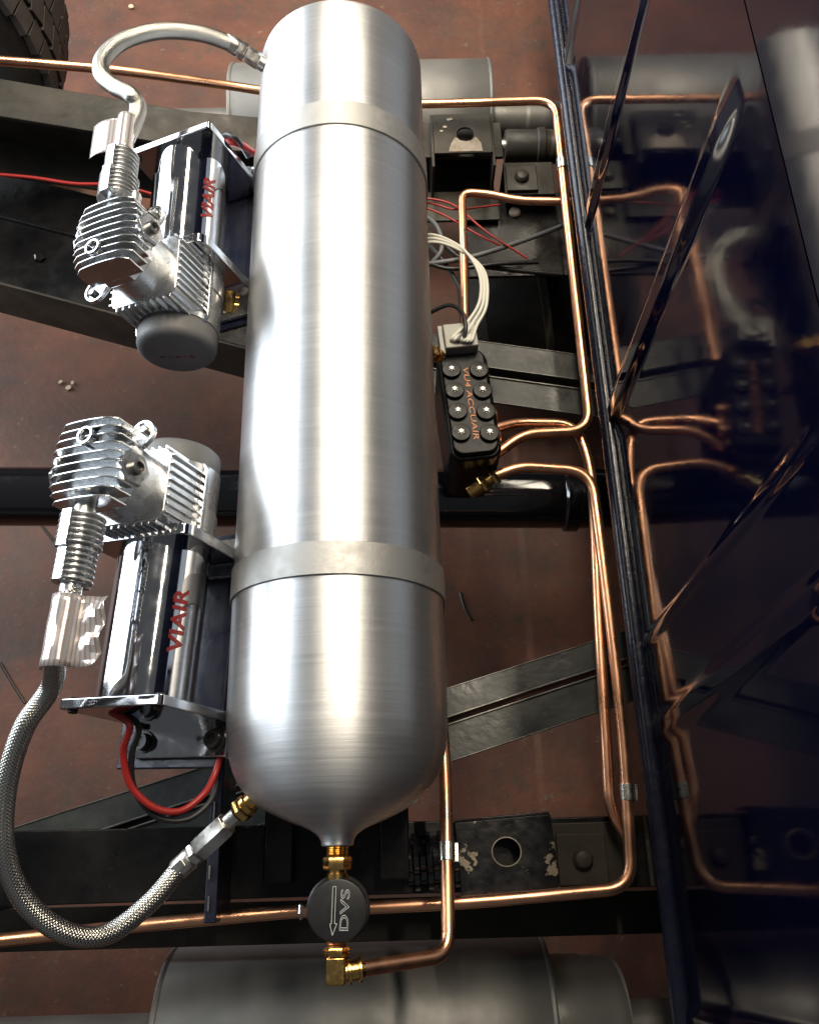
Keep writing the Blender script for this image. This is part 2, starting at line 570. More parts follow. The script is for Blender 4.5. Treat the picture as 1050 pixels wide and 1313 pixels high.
# ------------------------------------------------------------------ frame rails (C channels kicked up to the left)
def channel_beam(path, w, h, t, side, closed=False):
    """C channel swept along a path running in x: w in y, h in z; web on +side"""
    mbs = {'top_flange': MB(), 'web': MB(), 'bottom_flange': MB()}
    prof = {'top_flange': [(0, 0), (w, 0), (w, -t), (0, -t)],
            'web': [((w - t) if side > 0 else 0, -t), (w if side > 0 else t, -t), (w if side > 0 else t, -h + t), ((w - t) if side > 0 else 0, -h + t)],
            'bottom_flange': [(0, -h + t), (w, -h + t), (w, -h), (0, -h)]}
    for k, mb in mbs.items():
        q = prof[k]
        vs = []; fs = []
        for p in path:
            vs += [(p[0], p[1] + a, p[2] + b) for a, b in q]
        for i in range(len(path) - 1):
            for j in range(4):
                j2 = (j + 1) % 4
                fs.append((4 * i + j, 4 * i + j2, 4 * i + 4 + j2, 4 * i + 4 + j))
        fs.append((0, 1, 2, 3)); n = 4 * (len(path) - 1); fs.append((n, n + 1, n + 2, n + 3))
        mb.add(vs, fs)
    return mbs

ZR = 0.44
far_path = [(-1.3, 0.965, 0.60), (-0.75, 0.965, 0.575), (-0.30, 0.965, 0.462), (-0.10, 0.965, 0.435), (0.14, 0.965, 0.43), (0.165, 0.965, 0.43)]
t = thing('frame_rail', 'dusty grey steel chassis rail passing under the arching braided hose', 'frame rail', (-0.5, 1.0, 0.40), 'chassis rails')
for k, mb in channel_beam(far_path, 0.068, 0.125, 0.006, +1).items():
    obj(k, mb, 'grey_rail' if k != 'web' else 'dusty_black', t, bevel=0.0015)
near_path = [(-1.3, -0.035, 0.54), (-0.75, -0.035, 0.52), (-0.32, -0.035, 0.45), (-0.1, -0.035, 0.43), (0.12, -0.035, 0.425), (0.9, -0.035, 0.41)]
t = thing('frame_rail', 'black painted chassis rail under the round check valve', 'frame rail', (-0.5, 0.0, 0.40), 'chassis rails')
for k, mb in channel_beam(near_path, 0.072, 0.125, 0.006, -1).items():
    obj(k, mb, 'black_paint', t, bevel=0.0015)

def chipped_material():
    m = mat('chipped_black_paint', (0.006, 0.006, 0.007), 0, 0.30, spec=0.3, noise=1.0, nscale=32, col2=(0.24, 0.20, 0.15), rvar=0.12, bump=0.3, bscale=70, thresh=(0.585, 0.61), detail=4.0)
    return m
M['chipped'] = chipped_material()
# body-mount brackets with a big round hole, one on each rail
def holed_plate(w, d, hx, hy, rx, ry, th, T, n=28):
    """rectangular plate with an elliptical hole (bridged ring)"""
    outer = []
    for k in range(n):
        a = 2 * PI * k / n
        c, s = math.cos(a), math.sin(a)
        # ray from the hole centre to the rectangle
        tx = ((w / 2 - hx) / c) if c > 1e-9 else ((-w / 2 - hx) / c if c < -1e-9 else 1e9)
        ty = ((d / 2 - hy) / s) if s > 1e-9 else ((-d / 2 - hy) / s if s < -1e-9 else 1e9)
        q = min(tx, ty)
        outer.append([hx + q * c, hy + q * s])
    for X in (-w / 2, w / 2):
        for Y in (-d / 2, d / 2):
            j = min(range(n), key=lambda i: (outer[i][0] - X) ** 2 + (outer[i][1] - Y) ** 2)
            outer[j] = [X, Y]
    inner = [(hx + rx * math.cos(2 * PI * k / n), hy + ry * math.sin(2 * PI * k / n)) for k in range(n)]
    vs = [(x, y, 0) for x, y in outer] + [(x, y, 0) for x, y in inner] + [(x, y, -th) for x, y in outer] + [(x, y, -th) for x, y in inner]
    fs = []
    for k in range(n):
        k2 = (k + 1) % n
        fs += [(k, k2, n + k2, n + k), (2 * n + k, 3 * n + k, 3 * n + k2, 2 * n + k2), (k, 2 * n + k, 2 * n + k2, k2), (n + k, n + k2, 3 * n + k2, 3 * n + k)]
    return MB().add(vs, fs, T)

def chip_patch(parent, T, poly, name='bare_patch', m='chip'):
    mb = MB().prism(poly, 0.0003, 0.0011, T)
    return obj(name, mb, m, parent)
def blob(cx, cy, rx, ry, n=12, j=0.45):
    return [(cx + rx * (1 - j * random.random()) * math.cos(2 * PI * k / n), cy + ry * (1 - j * random.random()) * math.sin(2 * PI * k / n)) for k in range(n)]

# far bracket
c = at(593, 170, 0.452)
t = thing('mount_bracket', 'black box bracket with round hole and bare metal patch beside the tank', 'bracket', (c.x, c.y, 0.43), 'body mount brackets')
T = Matrix.Translation((c.x, c.y, 0.452))
obj('top_plate', holed_plate(0.085, 0.075, 0.004, -0.002, 0.0125, 0.0135, 0.004, T), 'dusty_black', t, bevel=0.0008)
obj('side_plate', MB().box((c.x + 0.0445, c.y - 0.008, 0.40), (0.004, 0.10, 0.095)), 'dusty_black', t, bevel=0.001)
obj('side_plate', MB().box((c.x - 0.0445, c.y - 0.008, 0.40), (0.004, 0.10, 0.095)), 'dusty_black', t, bevel=0.001)
obj('lower_lip', MB().box((c.x, c.y - 0.075, 0.382), (0.11, 0.055, 0.005)), 'grey_rail', t, bevel=0.001)
chip_patch(t, T, [(-0.022, -0.036), (0.028, -0.036), (0.026, -0.020), (0.0195, -0.009), (0.0165, -0.0105), (0.0125, -0.0150), (0.004, -0.0172), (-0.0045, -0.0150), (-0.0085, -0.0105), (-0.0115, -0.009), (-0.018, -0.021)], m='bare')
for q in ((-0.026, 0.012, 0.004), (-0.031, 0.004, 0.003), (-0.018, 0.026, 0.005)):
    chip_patch(t, T, blob(q[0], q[1], q[2], q[2] * 0.7), 'paint_chip')
# near bracket
c = at(650, 1098, 0.452)
t = thing('mount_bracket', 'black bracket with big round hole and chipped paint beside copper bend', 'bracket', (c.x, c.y, 0.43), 'body mount brackets')
T = Matrix.Translation((c.x, c.y, 0.452)) @ Matrix.Rotation(0.06, 4, 'Z')
obj('top_plate', holed_plate(0.102, 0.074, 0.0, 0.004, 0.0145, 0.0135, 0.004, T), 'chipped', t, bevel=0.0008)
obj('side_plate', MB().box((0.0, 0.0385, -0.02), (0.10, 0.003, 0.04), T), 'black_paint', t, bevel=0.0008)
obj('side_plate', MB().box((0.0, -0.0385, -0.02), (0.10, 0.003, 0.04), T), 'black_paint', t, bevel=0.0008)
rim = MB().tube([T @ V((0.0152 * math.cos(a), 0.004 + 0.0142 * math.sin(a), 0.0006)) for a in [2 * PI * k / 28 for k in range(29)]], 0.0008, 6)
obj('hole_rim', rim, 'bare', t)
# spring-hanger plates further right, each with a bolt
def hanger(px, py, z, w, d, label, m, boss=True):
    c = at(px, py, z)
    t = thing('hanger_plate', label, 'bracket', (c.x, c.y, z - 0.05), 'hanger plates')
    obj('plate', MB().box((c.x + 0.012, c.y, z - 0.003), (w, d, 0.006)), m, t, bevel=0.0015)
    obj('raised_pad', MB().box((c.x, c.y - 0.004, z + 0.0032), (w * 0.62, d * 0.78, 0.006)), m, t, bevel=0.0015)
    obj('bolt', MB().lathe([(0.0105, 0), (0.0105, 0.004), (0.008, 0.0075), (0.003, 0.009), (0, 0.009)], 20, Matrix.Translation((c.x, c.y - 0.004, z + 0.0063))), m, t)
    obj('web', MB().box((c.x + 0.012, c.y + d * 0.4, z - 0.05), (w, 0.006, 0.087)), m, t, bevel=0.001)
hanger(745, 1097, 0.43, 0.085, 0.066, 'dirty brown hanger plate with domed bolt beside copper bend', 'dusty_black')
hanger(668, 228, 0.41, 0.075, 0.062, 'grey hanger plate with round boss under the far copper line', 'grey_rail')

# leaf-spring bush (short tube) behind the far hanger plate
c0, c1 = at(648, 200, 0.36), at(722, 200, 0.36)
t = thing('spring_bush', 'short greasy steel tube behind grey hanger plate', 'bush', (c0.x, c0.y, 0.32))
ax = (c1 - c0)
obj('sleeve', MB().lathe([(0.024, 0), (0.026, 0.003), (0.026, 0.05), (0.029, 0.052), (0.029, 0.062), (0.026, 0.064), (0.026, ax.length)], 28, frame(c0 + V((0, 0.02, 0)), ax)), 'grey_rail', t)
obj('pin', MB().lathe([(0.012, -0.01), (0.012, 0.0)], 16, frame(c0 + V((0, 0.02, 0)), ax)), 'steel', t)
# rubber bushing left of the near bracket
c0 = at(540, 1105, 0.42)
t = thing('rubber_bushing', 'ribbed black rubber bushing behind the copper drop pipe', 'bushing', (c0.x, c0.y, 0.39))
pr = []
for i in range(9):
    pr += [(0.031 if i % 2 else 0.026, i * 0.007), (0.031 if i % 2 else 0.026, i * 0.007 + 0.005)]
obj('bellows', MB().lathe(pr, 28, frame(c0 + V((-0.015, 0, 0.0)), (1, 0.05, 0))), 'gloss_black', t)
obj('core', MB().lathe([(0.012, -0.02), (0.012, 0.075)], 14, frame(c0 + V((-0.015, 0, 0.0)), (1, 0.05, 0))), 'black_paint', t)

# crossmember between the rails: the diagonal brace (two steel channels side by side)
def brace(name, label, pa, pb, widths, z, th, m, group=None, gap=0.006):
    a, b = V(pa), V(pb)
    d = (b - a); d.z = 0
    L = (b - a).length
    T = frame(a, (b - a), V((0, 0, 1)))          # local x = up, y across, z along
    c = (a + b) / 2
    t = thing(name, label, 'crossmember', (c.x, c.y, c.z - th), group)
    yy = 0.0
    for i, w_ in enumerate(widths):
        mb = MB()
        mb.box((-0.002, yy + w_ / 2, L / 2), (0.004, w_, L), T)
        obj('flange', mb, m, t, bevel=0.0012)
        mb = MB().box((-th / 2 - 0.002, yy + (w_ - 0.002 if i == 0 else 0.002), L / 2), (th - 0.005, 0.004, L), T)
        obj('web', mb, m, t, bevel=0.0008)
        e1_ = yy + (w_ - 0.0012 if i == 0 else 0.0012)
        obj('highlight_lip', MB().box((0.0008, e1_, L / 2), (0.0032, 0.0024, L - 0.002), T), 'pale_edge', t, bevel=0.0008)  # thin pale lips stand in for the highlight along the flange edges
        e2_ = yy + (0.0008 if i == 0 else w_ - 0.0008)
        obj('highlight_lip', MB().box((0.0003, e2_, L / 2), (0.0016, 0.0012, L - 0.002), T), 'pale_edge', t, bevel=0.0004)
        yy += w_ + gap
    return t
pa, pb = at(-60, 1086, 0.40), at(850, 793, 0.385)
t1 = brace('diagonal_brace', 'long diagonal brace of two greenish grey steel channels under the tank', pa, pb, (0.034, 0.042), 0.4, 0.05, 'brace_steel')
gz = 0.388  # black plate added to make the gap below the brace dark
gpoly = [at(-80, 1097, gz), at(285, 992, gz), at(300, 1105, gz), at(-80, 1130, gz)]
tag(obj('dark_gap_plate', MB().prism([(p.x, p.y) for p in gpoly][::-1], gz - 0.006, gz, None), 'black_paint', bevel=0.001), 'black plate added to darken the gap between the long diagonal brace and the near rail', 'plate')
pa, pb = at(-60, 205, 0.36), at(500, 345, 0.36)
t2 = thing('crossmember', 'wide black boxed crossmember under the compressor with the arching hose', 'crossmember', (-0.35, 0.75, 0.26))
T = frame(pa, pb - pa, V((0, 0, 1)))
LL = (pb - pa).length
qa, qb = at(-60, 340, 0.36), at(500, 500, 0.36)
WB = 0.19
obj('top_face', MB().box((-0.002, WB / 2, LL / 2), (0.004, WB, LL), T), 'black_paint', t2, bevel=0.001)
obj('front_face', MB().box((-0.045, WB + 0.002, LL / 2), (0.09, 0.004, LL), T), 'dusty_black', t2, bevel=0.001)
obj('stiffening_rib', MB().box((0.003, WB * 0.42, LL / 2), (0.006, 0.008, LL), T), 'black_paint', t2, bevel=0.001)
for q in (0.3, 0.55):
    obj('bolt', MB().lathe([(0.009, 0), (0.009, 0.005), (0.006, 0.007), (0, 0.007)], 6, frame(T @ V((0.0, WB * 0.7, LL * q)), (0, 0, 1))), 'black_paint', t2)
pa, pb = at(520, 424, 0.40), at(800, 462, 0.40)
t3 = brace('crossmember', 'grey double flange crossmember behind the black valve block', pa, pb, (0.042, 0.040), 0.4, 0.055, 'brace_steel', gap=0.012)
# loose brackets and dark hardware seen between rail and crossmember on the right
c = at(668, 300, 0.385)
t = thing('side_plate', 'black frame gusset plate with single round bolt under wires', 'plate', (c.x, c.y, 0.33))
obj('plate', MB().box((c.x + 0.015, c.y + 0.01, 0.372), (0.20, 0.155, 0.006)), 'black_paint', t, bevel=0.0015)
cb = at(660, 272, 0.378)
obj('bolt', MB().lathe([(0.009, 0), (0.009, 0.004), (0.0065, 0.0065), (0, 0.007)], 18, Matrix.Translation((cb.x, cb.y, 0.3755))), 'bare', t)
c = at(668, 372, 0.24)
t = thing('differential_cover', 'dark dirty cast cover below the grey crossmember', 'axle housing', (c.x, c.y, 0.10))
obj('casting', MB().lathe([(0.02, -0.115), (0.09, -0.11), (0.122, -0.08), (0.13, -0.03), (0.13, 0.16), (0.11, 0.2)], 28, frame((c.x + 0.02, c.y, 0.16), (1, 0.1, 0.1))), 'dusty_black', t)
obj('flange', MB().lathe([(0.142, 0), (0.142, 0.012)], 28, frame((c.x + 0.03, c.y, 0.16), (1, 0.1, 0.1))), 'dusty_black', t)

# drive shaft below everything, running across between the rails
sa, sb = at(-140, 636, 0.30), at(860, 640, 0.30)
ax = sb - sa
t = thing('drive_shaft', 'glossy black tubular drive shaft crossing under the tank', 'drive shaft', ((sa.x + sb.x) / 2, sa.y, 0.26))
obj('shaft', MB().lathe([(0.042, 0), (0.042, ax.length)], 40, frame(sa, ax)), 'gloss_black', t)
for q in (0.36, 0.52, 0.86):
    obj('collar', MB().lathe([(0.043, 0), (0.047, 0.003), (0.047, 0.02), (0.043, 0.023)], 40, frame(sa + ax * q, ax)), 'gloss_black', t)

# mufflers outside the rails
def muffler(label, x0, x1, y, z, r, neck):
    t = thing('muffler', label, 'muffler', ((x0 + x1) / 2, y, z - r), 'exhaust mufflers')
    T = frame((x0, y, z), (1, 0, 0))
    L = x1 - x0
    obj('body', MB().lathe([(r - 0.012, 0.0), (r - 0.003, 0.003), (r, 0.008), (r, L - 0.008), (r - 0.003, L - 0.003), (r - 0.012, L)], 72, T), 'muffler', t)
    for zz in (0.001, L - 0.007):
        obj('rolled_seam', MB().lathe([(r + 0.0003, zz), (r + 0.0014, zz + 0.002), (r + 0.0014, zz + 0.004), (r + 0.0003, zz + 0.006)], 72, T, cap=False), 'muffler', t)
    if neck:
        obj('neck', MB().lathe([(r * 0.80, L - 0.002), (r * 0.80, L + 0.04), (r * 0.78, L + 0.044), (r * 0.78, L + 0.07), (r * 0.72, L + 0.085), (r * 0.3, L + 0.09), (r * 0.3, L + 0.5)], 48, T), 'muffler', t)
    else:
        obj('neck', MB().lathe([(r * 0.3, L - 0.002), (r * 0.3, L + 0.5)], 32, T), 'muffler', t)
    obj('inlet_pipe', MB().lathe([(r * 0.3, -0.5), (r * 0.3, 0.002)], 32, T), 'muffler', t)
cl, cr_ = at(196, 1262, 0.335), at(712, 1250, 0.335)
muffler('big dull grey muffler can below the brass elbow', cl.x, cr_.x, -0.192, 0.25, 0.10, True)
cl, cr_ = at(291, 110, 0.34), at(632, 100, 0.34)
muffler('dull grey muffler can behind the far end of the tank', cl.x, cr_.x, 1.225, 0.25, 0.10, False)

# tyre in the far corner
def tyre(label, cx, cy, r, wd):
    t = thing('tyre', label, 'tyre', (cx, cy, 0))
    T = frame((cx, cy, r), (0, 1, 0))
    prof = [(r * 0.62, -wd * 0.40), (r * 0.70, -wd * 0.5), (r * 0.86, -wd * 0.52), (r * 0.95, -wd * 0.46), (r * 0.982, -wd * 0.34), (r * 0.985, 0), (r * 0.982, wd * 0.34), (r * 0.95, wd * 0.46), (r * 0.86, wd * 0.52), (r * 0.70, wd * 0.5), (r * 0.62, wd * 0.40)]
    obj('carcass', MB().lathe(prof, 72, T), 'tyre', t)
    n = 54
    base = None
    for k in range(n):
        a = 2 * PI * k / n
        for j, yy in enumerate((-0.36, -0.12, 0.12, 0.36)):
            R = Matrix.Rotation(a + (j % 2) * PI / n, 4, 'Z')
            if base is None:
                base = MB().box((0, 0, 0), (0.012, r * 2 * PI / n * 0.86, wd * 0.222)).mesh('tread_block')
                base.materials.append(M['tyre'])
            rr = r * 0.988 if abs(yy) < 0.3 else r * 0.975
            mw = T @ R @ Matrix.Translation((rr, 0, yy * wd)) @ Matrix.Rotation(0.18 * (1 if j % 2 else -1), 4, 'X')
            p = (mw @ V((0, 0, 0)))
            if p.x < cx - 0.02 or p.z < 0.2:      # only the side that shows
                continue
            o = bpy.data.objects.new('tread_block', base)
            COL.objects.link(o)
            o.parent = t
            loc, rot, _ = mw.decompose()
            o.location = loc - V((cx, cy, 0)); o.rotation_euler = rot.to_euler()
    obj('rim', MB().lathe([(r * 0.1, -wd * 0.3), (r * 0.55, -wd * 0.3), (r * 0.63, -wd * 0.42), (r * 0.63, wd * 0.42), (r * 0.1, wd * 0.3)], 40, T), 'black_paint', t)
tyre('black treaded tyre standing on the floor beyond the far rail', -0.93, 1.40, 0.33, 0.22)

# ------------------------------------------------------------------ the glossy navy body panel with stamped ribs
XW = 0.2555
RIBS = [(1.065, 0.024, 0.0050), (0.772, 0.024, 0.0055), (0.484, 0.026, 0.0062), (0.203, 0.010, 0.0012), (0.113, 0.020, 0.0020), (-0.15, 0.024, 0.0050)]
pt = thing('body_panel', 'glossy dark navy body panel mirroring the tank and copper lines', 'body panel', (XW + 0.01, 0.5, 0.485))
def rib_h(y, z):
    h = 0.0
    for yc, hw, hh in RIBS:
        d = abs(y - yc - 0.075 * (z - 0.5)) / hw
        zt = 0.955
        if d < 1:
            e = 1.0
            if z > zt - 0.06:
                e = max(0.0, 1 - (z - (zt - 0.06)) / 0.06)
                e = e * e * (3 - 2 * e)
            h = max(h, min(1.0, (0.5 + 0.5 * math.cos(PI * d)) * 1.35) * e * hh)
    return h
ys = []
y = -0.75
while y < 1.9:
    near = min(abs(y - 0.017 - q[0]) for q in RIBS)
    ys.append(y)
    y += 0.002 if near < 0.044 else 0.02
zs = [0.506 + 0.449 * i / 40 for i in range(33)] + [0.88 + 0.0025 * i for i in range(41)]
zs = sorted(set(round(q, 5) for q in zs))
vs = [(XW - rib_h(yy, zz), yy, zz) for yy in ys for zz in zs]
nz = len(zs)
fs = [(i * nz + j, i * nz + j + 1, (i + 1) * nz + j + 1, (i + 1) * nz + j) for i in range(len(ys) - 1) for j in range(nz - 1)]
pm = MB().add(vs, fs)
sk = obj('ribbed_skin', pm, 'navy', pt, ang=80)
sd_ = sk.modifiers.new('thickness', 'SOLIDIFY'); sd_.thickness = 0.0015; sd_.use_rim = False; sd_.offset = 1.0 if sk.data.polygons[0].normal.x > 0 else -1.0
# the upper skin leans back a little above a crease; a rolled hem along the bottom edge
def extrude_y(prof, y0, y1, closed):
    n = len(prof)
    vs = [(x, y0, z) for x, z in prof] + [(x, y1, z) for x, z in prof]
    fs = [(i, (i + 1) % n, n + (i + 1) % n, n + i) for i in range(n if closed else n - 1)]
    if closed:
        fs += [tuple(range(n)), tuple(range(n, 2 * n))]
    return MB().add(vs, fs)
ztop = zs[-1]
obj('upper_skin', extrude_y([(XW + 0.0006, ztop + 0.0004), (XW + 0.0006 + 0.034, ztop + 0.42), (XW + 0.0036 + 0.034, ztop + 0.42), (XW + 0.0036, ztop + 0.0004)], -0.75, 1.9, True), 'navy', pt, ang=30)
hem = [(XW - 0.003 + 0.0115 * math.cos(a), 0.4985 + 0.0115 * math.sin(a)) for a in [2 * PI * k / 28 for k in range(28)]]
obj('rolled_hem', extrude_y(hem, -0.75, 1.9, True), 'hem', pt, ang=60)

obj('floor_pan', MB().box((1.05, 0.575, 0.505), (1.56, 2.64, 0.02)), 'black_paint', pt)  # unseen underside of the body, added to shade the floor below
obj('unseen_closing_panel', MB().box((1.84, 0.575, 0.95), (0.02, 2.64, 0.87)), 'navy', pt)  # unseen back of the body, added to block light
tag(obj('dark_filler_strip', MB().box((-0.15, -0.066, 0.300), (2.10, 0.046, 0.004), Matrix.Rotation(0.0, 4, 'Z')), 'dusty_black', bevel=0.001), 'greasy black strip added to darken the gap between near rail and big muffler', 'filler strip')  # dark strip added so the gap outside the near rail goes black
# ------------------------------------------------------------------ supports that carry the tank and compressors
TX, TZ, TR = -0.062, 0.62, 0.100
for x, lab in ((-0.135, 'black square support bar under the tank on the compressor side'), (-0.015, 'black square support bar under the tank on the valve block side')):
    tag(obj('support_bar', MB().box((x, 0.5, 0.4525), (0.03, 1.04, 0.025)), 'black_paint', bevel=0.002), lab, 'bar', 'bars under the tank')

# ------------------------------------------------------------------ air tank
YF, YN = 0.928, 0.140
t = thing('air_tank', 'long spun aluminium air tank with domed end and two grey bands', 'tank', (TX, 0.45, TZ - TR))
prof = [(0.0, YF + 0.004), (0.060, YF + 0.003), (0.088, YF), (TR - 0.004, YF - 0.003), (TR - 0.001, YF - 0.007), (TR, YF - 0.012)]
for i in range(1, 12):
    prof.append((TR, YF - 0.012 + (YN - YF + 0.012) * i / 12))
prof += [(TR, YN)]
dome = [(.0998, .120), (.0988, .103), (.0960, .086), (.0905, .070), (.0820, .0570), (.0705, .0468), (.0570, .0388), (.0440, .0328), (.0325, .0284), (.0235, .0244), (.0172, .0200), (.0146, .0158), (.0138, .0120)]
prof += dome
YO = 0.012
prof += [(0.0130, YO - 0.0006), (0.008, YO - 0.0008)]
# smooth the dome by catmull resampling
pp = catmull([V((r, y_, 0)) for r, y_ in prof[-15:-2]], 4)
prof = prof[:-15] + [(max(q.x, 0), q.y) for q in pp] + prof[-2:]
TT = frame((TX, 0, TZ), (0, 1, 0))
shell = MB().lathe(prof, 128, TT)
me = shell.mesh('shell', 40)
me.materials.append(M['tank'])
me.transform(Matrix.Translation((-TX, -0.45, -TZ)))
so = bpy.data.objects.new('shell', me)
COL.objects.link(so)
so.parent = t
so.location = (0, 0, TR)
for yc, wd in ((0.747, 0.033), (0.2405, 0.030)):
    r0, r1 = TR + 0.0002, TR + 0.0020
    pr = [(r0, yc - wd / 2), (r1 - 0.0003, yc - wd / 2), (r1, yc - wd / 2 + 0.0003), (r1, yc + wd / 2 - 0.0003), (r1 - 0.0003, yc + wd / 2), (r0, yc + wd / 2)]
    b = obj('band', MB().lathe(pr, 128, TT, cap=False), 'band', t, ang=20)
    for s in (-1, 1):
        obj('band_foot', MB().box((TX + s * (TR + 0.0005), yc, TZ - 0.074), (0.004, wd, 0.142)), 'band', b, bevel=0.0008)
    tag(obj('cradle', MB().box((TX, yc, 0.483), (0.20, wd + 0.01, 0.036)), 'black_paint', bevel=0.002), 'black cradle block under the %s tank band' % ('far' if yc > 0.5 else 'near'), 'cradle', 'tank cradles')
# brass bushing seat on the dome side where the hose lands, and one on the far side
# ------------------------------------------------------------------ brass chain at the tank outlet: nipple, check valve, elbow
def hexnut(r, z0, z1, ch=0.0015):
    return [(r, z0, z1, ch)]
def hex_part(T, r, z0, z1, rot=0.0):
    mb = MB()
    n = 6
    for k in (0,):
        lo = ngon(6, r - 0.0012, rot); hi = ngon(6, r, rot)
        vs = [(x, y, z0) for x, y in lo] + [(x, y, z0 + 0.0015) for x, y in hi] + [(x, y, z1 - 0.0015) for x, y in hi] + [(x, y, z1) for x, y in lo]
        fs = [tuple(range(6))[::-1], tuple(range(18, 24))]
        for i in range(3):
            for j in range(6):
                fs.append((i * 6 + j, i * 6 + (j + 1) % 6, (i + 1) * 6 + (j + 1) % 6, (i + 1) * 6 + j))
        mb.add(vs, fs, T)
    return mb
def threads(T, r, z0, z1, pitch=0.0016):
    pr = [(r - 0.001, z0)]
    z = z0
    while z < z1 - pitch:
        pr += [(r, z + pitch * 0.4), (r - 0.001, z + pitch)]
        z += pitch
    pr.append((r - 0.001, z1))
    return MB().lathe(pr, 24, T)
T = frame((TX, YO, TZ), (0, -1, 0), (0, 0, 1))     # local z runs toward the viewer's feet (-Y), x up
t = thing('brass_nipple', 'brass hex nipple screwed into the tank outlet neck', 'fitting', (TX, YO - 0.02, TZ - 0.015))
obj('thread', threads(T, 0.0098, -0.004, 0.0090), 'brass', t)
obj('hex', hex_part(T, 0.0122, 0.0090, 0.0195, PI / 6), 'brass', t)
obj('collar', MB().lathe([(0.0078, 0.0195), (0.0078, 0.022), (0.0090, 0.0225), (0.0090, 0.029), (0.0078, 0.0295)], 28, T), 'brass', t)
# check valve: a thick black disc seen face on
DC = V((TX + 0.001, YO - 0.0505, TZ + 0.002))
dn = V((0.04, -0.04, 1)).normalized()
TD = frame(DC, dn, (1, 0, 0))
RD = 0.0248
t = thing('check_valve', 'round black check valve with engraved arrow and letters', 'valve', DC - V((0, 0, 0.02)))
obj('body', MB().lathe([(RD - 0.004, -0.018), (RD, -0.015), (RD, 0.007), (RD - 0.0007, 0.0082), (RD - 0.002, 0.0086), (0.0, 0.0086)], 64, TD), 'anodised', t)
obj('rear_flange', MB().lathe([(RD + 0.001, -0.016), (RD + 0.0022, -0.015), (RD + 0.0022, -0.010), (RD + 0.001, -0.009)], 64, TD), 'anodised', t)
k = 0.82
ar = [(-0.0048, 0.0225), (-0.0016, 0.0225), (-0.0030, -0.012), (-0.0006, -0.012), (-0.0052, -0.0225), (-0.0078, -0.012), (-0.0062, -0.012), (-0.0048, 0.0225)]
mb = MB()
for p, q in zip(ar[:-1], ar[1:]):
    mb.tube([TD @ V((p[0] * k, p[1] * k, 0.0087)), TD @ V((q[0] * k, q[1] * k, 0.0087))], 0.00032, 6)
obj('arrow_mark', mb, 'white_print', t)
tm = text_mesh('DVS', 0.0155, outline=0.00036, spacing=1.0)
tm.transform(TD @ Matrix.Translation((0.0062, 0.0000, 0.0087)) @ Matrix.Rotation(PI / 2 - 0.05, 4, 'Z') @ Matrix.Diagonal((1.17, 0.66, 1, 1)))
tm.materials.append(M['white_print'])
obj('letters', tm, 'white_print', t)
# elbow
ey = YO - 0.0505
t = thing('brass_elbow', 'brass elbow fitting between check valve and copper drop pipe', 'fitting', (TX, ey - 0.05, TZ - 0.02))
TE = frame((TX - 0.0005, ey, TZ - 0.004), (0, -1, 0), (0, 0, 1))
obj('thread', threads(TE, 0.0088, 0.020, 0.0285), 'copper', t)
obj('hex', hex_part(TE, 0.0108, 0.0285, 0.0355, PI / 6), 'brass', t)
obj('body', MB().prism(rrect(0.0160, 0.0160, 0.002), 0.0355, 0.0565, TE), 'brass', t, bevel=0.0025)
TS = frame((TX - 0.0005, ey - 0.0480, TZ - 0.006), (1, 0.10, -0.16), (0, 0, 1))
obj('side_boss', MB().lathe([(0.0075, 0.004), (0.0075, 0.0085), (0.0105, 0.0092), (0.0105, 0.0115), (0.0082, 0.0122), (0.0082, 0.0178), (0.0103, 0.0184), (0.0103, 0.0205), (0.0075, 0.0212), (0.0062, 0.024)], 36, TS), 'brass', t)

# ------------------------------------------------------------------ copper lines
CR = 0.0062
def pipe(label, pts, r=0.03, rad=CR, group='copper air lines', clips=(), m='copper', ends=()):
    path = fillet(pts, r, 10)
    # gentle hand-bent waviness
    out = []
    for i in range(len(path) - 1):
        a, b = path[i], path[i + 1]
        n = max(1, int((b - a).length / 0.03))
        for k in range(n):
            out.append(a + (b - a) * (k / n))
    out.append(path[-1])
    xs = [p.x for p in out]; yz = [p.y for p in out]
    t = thing('copper_pipe', label, 'pipe', ((min(xs) + max(xs)) / 2, (min(yz) + max(yz)) / 2, min(p.z for p in out) - rad), group)
    obj('tube', MB().tube(out, rad, 18), m, t, ang=60)
    return t
def clip(px, py, z, d, label, ln=0.017, rad=CR):
    c = at(px, py, z)
    T = frame(c, d, (0, 0, 1))
    t = thing('pipe_clip', label, 'clip', c - V((0, 0, rad)), 'pipe clips')
    rr = rad + 0.0016
    obj('sleeve', MB().lathe([(rad + 0.0002, -ln / 2), (rr, -ln / 2 + 0.0004), (rr, ln / 2 - 0.0004), (rad + 0.0002, ln / 2)], 24, T, cap=False), 'steel', t)
    obj('seam', MB().box((0, -rr - 0.0012, 0), (0.0012, 0.0030, ln * 0.98), T), 'steel', t, bevel=0.0004)
ZP = 0.480
A = [at(-40, 74, 0.60), at(150, 89, 0.56), at(322, 113, 0.49), at(430, 133, ZP), at(545, 133, ZP), at(712, 128, ZP), at(728, 290, ZP), at(757, 552, ZP), at(672, 556, ZP + 0.002), at(634, 584, ZP - 0.005)]
pipe('long copper line crossing behind the tank and dropping along the body panel', A, [0, .05, .05, .05, .05, .032, .05, .030, .03, 0])
